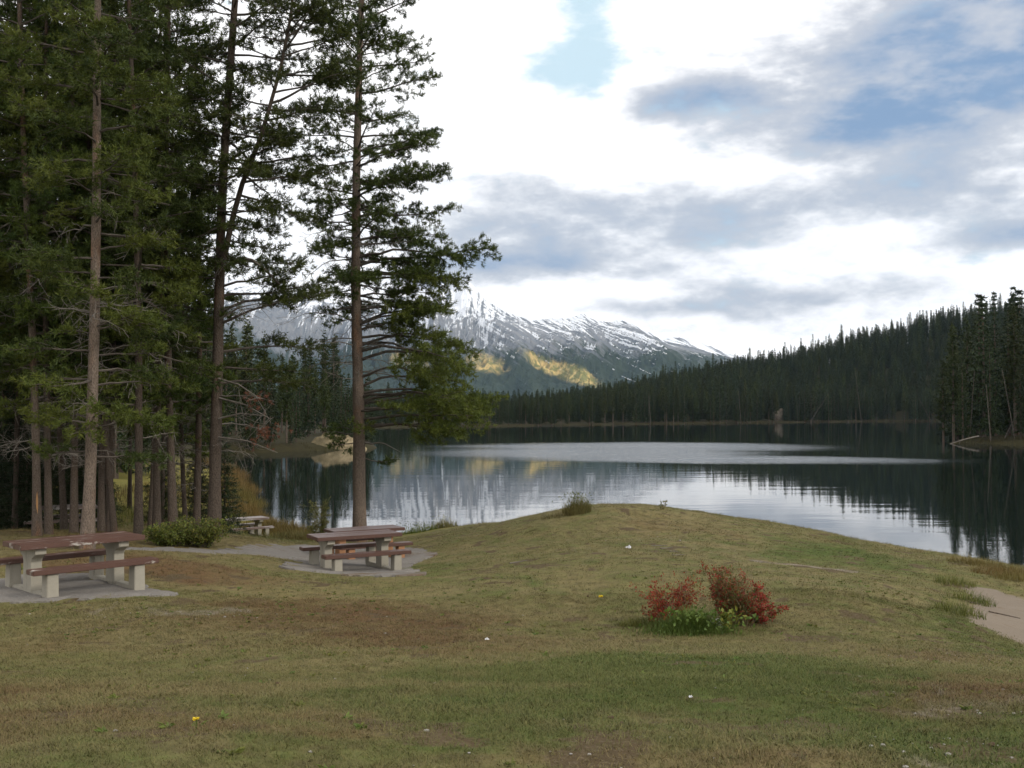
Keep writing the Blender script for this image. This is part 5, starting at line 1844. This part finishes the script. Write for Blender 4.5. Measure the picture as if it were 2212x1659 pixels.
# sandy hump on the left bank
bm = bmesh.new()
bmesh.ops.create_grid(bm, x_segments=70, y_segments=36, size=1)
for v in bm.verts:
    x, y = v.co.x, v.co.y
    rr_ = math.hypot(x, y)
    prof = max(0.0, 1 - rr_ ** 2.4)
    nz = float(fbm(np.array([x * 3 + 9]), np.array([y * 3 + 9]), 4, 5)[0])
    nr = float(ridged(np.array([x * 5 + y * 2 + 3]), np.array([y * 4 + 3]), 8, 3)[0])
    v.co = Vector((x * 4.7, y * 2.8, prof ** .8 * 2.3 * (.45 + .85 * nz) * (1 - .25 * x) + (nr - .5) * .6 * prof - .5))
me = bpy.data.meshes.new('sand_hump')
bm.to_mesh(me); bm.free()
me.materials.append(MAT['bank_sand'])
o = link('sand_bank', me)
o.location = (-25.6, 150.6, .25)
o.rotation_euler = (0, 0, R(20))
tag(o, 'bare sandy hump at the water edge behind the lone pine', 'sand bank')
bp = at(1690, 905, 556)
rock('boulder', (bp[0], 561, 2.2), (4.6, 3.4, 4.8), 6, 'boulder', 'pale earth-coloured boulder at the foot of the far forest', 'boulder')


def log(name, A, B, ra, rb, mat, label, branches=0, seed=1):
    r = np.random.default_rng(seed)
    g = Geo()
    A, B = np.array(A, float), np.array(B, float)
    u = np.linspace(0, 1, 9)
    P = A[None] + (B - A)[None] * u[:, None]
    P[:, 2] += .04 * np.linalg.norm(B - A) * np.sin(u * 3.14) * .4
    g.tube(P - P[0], np.linspace(ra, rb, 9), 7, cap=True)
    for _ in range(branches):
        q = (P - P[0])[r.integers(3, 8)]
        e = q + unit(unit(B - A) + r.normal(0, .6, 3)) * r.uniform(.3, .9) * ra * 12
        g.tube(np.array([q, e]), [rb, rb * .4], 4)
    o = link(name, g.mesh(name, True), mats=[MAT[mat]])
    o.location = P[0]
    tag(o, label, 'log' if 'log' in name else 'dead tree')
    return o


log('fallen_log', (81.5, 179.0, 1.3), (75.5, 177.0, -.05), .13, .05, 'dead_twig', 'pale fallen log slanting from the wooded point into the water', 2)
# pale dead stems on the point and along the shore
for i, (px, py, px2, py2, Y) in enumerate([(2192, 950, 2165, 800, 177), (2140, 952, 2130, 830, 178), (2170, 948, 2210, 870, 178.5), (2095, 940, 2105, 800, 184)]):
    A, B = at(px, py, Y), at(px2, py2, Y + 1)
    A[2] = ground_z(A[0], A[1]) - .2
    log('dead_trunk', A, B, .09, .04, 'twig', 'pale leaning dead trunk on the wooded point', 3, i)['group'] = 'dead trunks on the point'
for i, (px, px2, lean) in enumerate([(1860, 1848, 110), (1750, 1790, 60), (2010, 1985, 50), (1600, 1596, 70), (1405, 1402, 60)]):
    Y = np.interp((px - 1106) / 2212, shore[:, 0] / shore[:, 1], shore[:, 1]) + 2.5
    X = (px - 1106) / 2212 * Y
    A = np.array([X, Y, ground_z(X, Y) - .2])
    B = np.array([(px2 - 1106) / 2212 * Y, Y + .5, lean / 2212 * Y])
    log('dead_trunk', A, B, .16, .06, 'twig', 'thin pale dead trunk standing at the foot of the far forest', 2, 40 + i)['group'] = 'dead trunks on the far shore'

# ------------------------------------------------------------------ lawn: blades, pebbles, litter
m, t, b = new_mat('grass_blade')
geo = t.node('ShaderNodeNewGeometry')
c, _, _, _ = lawn_colour(t, geo.outputs['Position'])
rpi = geo.outputs['Random Per Island']
c = t.mix(t.ramp(rpi, 0.2, 1.0, 0.0, 0.5, smooth=False), c, (0.175, 0.145, 0.05))
oi = t.node('ShaderNodeObjectInfo').outputs['Random']
c = t.mix(t.ramp(oi, 0.6, 1.0, 0, 0.45), c, (0.065, 0.095, 0.016))
t.put(b.inputs['Base Color'], c)
b.inputs['Roughness'].default_value = 0.7
b.inputs['Specular IOR Level'].default_value = 0.2

tuft = []
for i in range(6):
    r = np.random.default_rng(700 + i)
    n = 16
    P = np.concatenate([r.normal(0, .032, (n, 2)), np.full((n, 1), -.006)], 1)
    Vv, Ff = blade_quads(P, r.uniform(.012, .036, n), .0020, 1.3, r, 2)
    g = Geo(); g.add(Vv, Ff)
    me = g.mesh('tuft')
    me.materials.append(MAT['grass_blade'])
    tuft.append(me)
r = np.random.default_rng(99)


def scatter_pts(n, y0, y1):
    Y = np.sqrt(r.uniform(y0 * y0, y1 * y1, n))
    X = Y * r.uniform(-.56, .56, n)
    return X, Y


XS, YS, SS = [], [], []
for n, y0, y1, s in [(62000, 4.0, 9.5, 1.0), (52000, 9.5, 17, 1.45), (46000, 17, 36, 2.0)]:
    X, Y = scatter_pts(n, y0, y1)
    XS.append(X); YS.append(Y); SS.append(np.full(n, s))
X, Y, S = np.concatenate(XS), np.concatenate(YS), np.concatenate(SS)
ok = (lake_dist(X, Y) > .6) & (bare_field(X, Y) * .75 < r.random(len(X)))
for pl in (PAD_A, PAD_B, PATH, SAND):
    soft = soft_poly(X, Y, pl[::3] if len(pl) > 30 else pl, .25)
    ok &= r.random(len(X)) > soft * 1.25
X, Y, S = X[ok], Y[ok], S[ok]
n = len(X)
Z = terrain(X, Y)
S = S * r.uniform(.6, 1.25, n) * (0.65 + .8 * fbm(X * .6, Y * .6, 12))
lush = np.exp(-(((X - 1.8) / 2.2) ** 2 + ((Y - 9.0) / 2.4) ** 2)) * .25
scl = np.stack([S, S, S * (r.uniform(.7, 1.15, n) * np.where(S > 1.5, .75, 1) + lush)], 1)
rot = np.stack([r.normal(0, .15, n), r.normal(0, .15, n), r.uniform(0, 6.283, n)], 1)
scatter('grass', np.stack([X, Y, Z], 1), rot, scl, r.integers(0, 6, n), tuft, 'short worn grass of the clearing')

# broad-leaved weeds scattered through the turf
ros = []
for i in range(4):
    n = 9
    a = r.uniform(0, 6.28, n)
    Vv, Ff = leaf_quads(np.zeros((n, 3)) + np.array([0, 0, .004]), np.stack([np.cos(a), np.sin(a), r.uniform(.1, .7, n)], 1), r.uniform(.025, .06, n), .009, r)
    g = Geo(); g.add(Vv, Ff)
    me = g.mesh('rosette')
    me.materials.append(MAT['green_leaf' if i < 2 else 'bush_leaf'])
    ros.append(me)
X, Y = scatter_pts(1500, 4.4, 19)
ok = fbm(X * .7, Y * .7, 91, 3) > .5
for pl in (PAD_A, PAD_B, PATH, SAND):
    ok &= soft_poly(X, Y, pl[::3] if len(pl) > 30 else pl, .25) < .05
X, Y = X[ok], Y[ok]
n = len(X)
s = r.uniform(.5, 1.3, n)
scatter('lawn_weeds', np.stack([X, Y, terrain(X, Y)], 1), np.stack([np.zeros(n), np.zeros(n), r.uniform(0, 6, n)], 1), np.stack([s, s, s], 1), r.integers(0, 4, n), ros, 'small green weeds scattered through the turf')
# longer uncut grass along the top of the bank
m_ = 60000
X, Y = r.uniform(-7, 15, m_), r.uniform(20, 44, m_)
d = lake_dist(X, Y)
ok = (d > .9) & (d < 4.2) & (fbm(X * 1.1, Y * 1.1, 93, 4, .65) > .49) & (X > -6)
X, Y = X[ok][:9000], Y[ok][:9000]
P = np.stack([X, Y, terrain(X, Y) - .02], 1)
Vv, Ff = blade_quads(P, .05 + .22 * fbm(X * 2, Y * 2, 94, 3) ** 2, .0045, .8, r, 2)
g = Geo(); g.add(Vv, Ff)
tag(link('bank_grass', g.mesh('bank_grass'), mats=[MAT['reed']]), 'longer straw-green grass fringing the top of the lake bank', kind='stuff')

# pebbles
peb = []
for i in range(4):
    bm = bmesh.new()
    bmesh.ops.create_icosphere(bm, subdivisions=1, radius=1)
    for v in bm.verts:
        v.co = Vector((v.co.x * r.uniform(.7, 1.2), v.co.y * r.uniform(.6, 1.0), v.co.z * .45))
    me = bpy.data.meshes.new('pebble'); bm.to_mesh(me); bm.free()
    me.materials.append(MAT['pale_stone'])
    peb.append(me)
X, Y = scatter_pts(240, 4.6, 16)
Xc, Yc = [], []
for cx, cy, sx, sy, k2 in [(3.3, 6.9, .5, .6, 50), (2.6, 5.3, .5, .25, 40), (-2.2, 8.8, .5, .3, 25), (4.8, 11.8, .7, .5, 60), (-5.0, 14.6, 1.0, .35, 90), (0.2, 5.0, .7, .3, 10), (3.4, 25, .7, 1.2, 60)]:
    Xc.append(r.normal(cx, sx, k2)); Yc.append(r.normal(cy, sy, k2))
X, Y = np.concatenate([X] + Xc), np.concatenate([Y] + Yc)
n = len(X)
Z = terrain(X, Y)
s = r.gamma(2, .0030, n) + .003
scatter('pebbles', np.stack([X, Y, Z + s * .3], 1), np.stack([np.zeros(n), np.zeros(n), r.uniform(0, 6, n)], 1), np.stack([s, s, s], 1), r.integers(0, 4, n), peb, 'scattered pale pebbles in the worn lawn')


# litter
def scrap(loc, s, seed, label):
    r = np.random.default_rng(seed)
    bm = bmesh.new()
    bmesh.ops.create_grid(bm, x_segments=4, y_segments=4, size=s)
    for v in bm.verts:
        v.co = Vector((v.co.x * r.uniform(.7, 1.2), v.co.y * r.uniform(.6, 1.1), abs(r.normal(0, s * .55)) + .02))
    ext = bmesh.ops.solidify(bm, geom=bm.faces[:], thickness=.001)
    me = bpy.data.meshes.new('paper_scrap'); bm.to_mesh(me); bm.free()
    o = link('paper_scrap', me, mats=[MAT['paper']])
    o.location = loc
    tag(o, label, 'paper')
    return o


scrap(gp(1052, 1386), .028, 1, 'crumpled white paper scrap lying alone in the middle of the lawn')
scrap(gp(1357, 1187), .06, 2, 'white paper scrap on the slope of the knoll')
scrap(gp(1492, 1513), .012, 3, 'tiny white scrap in the greener grass')


def dandelion(loc, s, label, seed):
    r = np.random.default_rng(seed)
    root = empty('dandelion', loc)
    n = 40
    a = r.uniform(0, 6.28, n)
    P = np.tile(np.array([[0, 0, .05]]), (n, 1))
    Vv, Ff = leaf_quads(P, np.stack([np.cos(a), np.sin(a), r.uniform(.1, 1, n)], 1), s, s * .2, r)
    g = Geo(); g.add(Vv, Ff)
    link('flower', g.mesh('flower'), root, [MAT['petal']])
    g = Geo(); g.tube(np.array([(0, 0, -.01), (.004, 0, .05)]), [.003, .003], 4)
    link('stem', g.mesh('stem'), root, [MAT['green_leaf']])
    tag(root, label, 'flower')


dandelion(gp(1298, 1298), .045, 'yellow dandelion between the knoll and the red shrubs', 1)
dandelion(gp(423, 1824 * .8643), .022, 'yellow dandelion in the worn grass below the gravel pads', 2)
for i, (px, py) in enumerate([(953, 1476), (1320, 1555), (1342, 1568), (1395, 1330), (1120, 1400), (980, 1390), (1270, 1290), (1700, 1425), (1985, 1470), (2480 * .864, 1870 * .864), (1790, 1500), (1225, 1412), (820, 1340), (600, 1480)]):
    bm = bmesh.new()
    bmesh.ops.create_icosphere(bm, subdivisions=2, radius=1)
    for v in bm.verts:
        k2 = 1 + .25 * math.sin(v.co.z * 16) * math.cos(6 * math.atan2(v.co.y, v.co.x) + v.co.z * 9)
        v.co = Vector((v.co.x * .013 * k2, v.co.z * .022 + .003, v.co.y * .013 * k2))
    me = bpy.data.meshes.new('pine_cone'); bm.to_mesh(me); bm.free()
    o = link('pine_cone', me, mats=[MAT['cone']])
    q = gp(px, py)
    o.location = (q[0], q[1], q[2] + .012)
    o.rotation_euler = (0, 0, i * 1.3)
    tag(o, 'small dark pine cone lying in the lawn', 'pine cone', 'pine cones in the lawn')
rs = np.random.default_rng(4)
for i, (px, py) in enumerate([(1440, 1185), (1455, 1192), (1425, 1180), (1465, 1200), (1120, 1215), (2110, 1305), (2170, 1330)]):
    q = gp(px, py)
    a = rs.uniform(-.8, .8)
    L = rs.uniform(.25, .6)
    g = Geo()
    pts_ = np.array([[u * L * math.cos(a), u * L * math.sin(a), 0] for u in np.linspace(-.5, .5, 6)])
    pts_[:, 2] = terrain(pts_[:, 0] + q[0], pts_[:, 1] + q[1]) - q[2] + .012
    g.tube(pts_, np.linspace(.014, .006, 6), 5)
    o = link('stick', g.mesh('stick'), mats=[MAT['dead_twig' if px < 2000 else 'bark']])
    o.location = q
    tag(o, 'weathered grey stick lying on the worn knoll' if px < 2000 else 'dark stick lying on the sand', 'stick', 'sticks on the knoll' if px < 2000 else 'sticks on the sand')

# ------------------------------------------------------------------ haze: the air between here and the mountains
hm = bpy.data.materials.new('haze')
hm.use_nodes = True
hn = hm.node_tree
for nd in list(hn.nodes):
    hn.nodes.remove(nd)
ho = hn.nodes.new('ShaderNodeOutputMaterial')
hv = hn.nodes.new('ShaderNodeVolumePrincipled')
hv.inputs['Color'].default_value = (0.50, 0.74, 1.0, 1)
hv.inputs['Density'].default_value = HAZE
hv.inputs['Anisotropy'].default_value = 0.2
hn.links.new(hv.outputs[0], ho.inputs['Volume'])
me = fast_mesh('haze', [(-9500, -90, -70), (9500, -90, -70), (9500, 10300, -70), (-9500, 10300, -70), (-9500, -90, 1900), (9500, -90, 1900), (9500, 10300, 1900), (-9500, 10300, 1900)],
               [(3, 2, 1, 0), (4, 5, 6, 7), (0, 1, 5, 4), (1, 2, 6, 5), (2, 3, 7, 6), (3, 0, 4, 7)])
hz_ = link('haze', me, mats=[hm])
tag(hz_, 'thin blue haze in front of the mountains', kind='stuff')
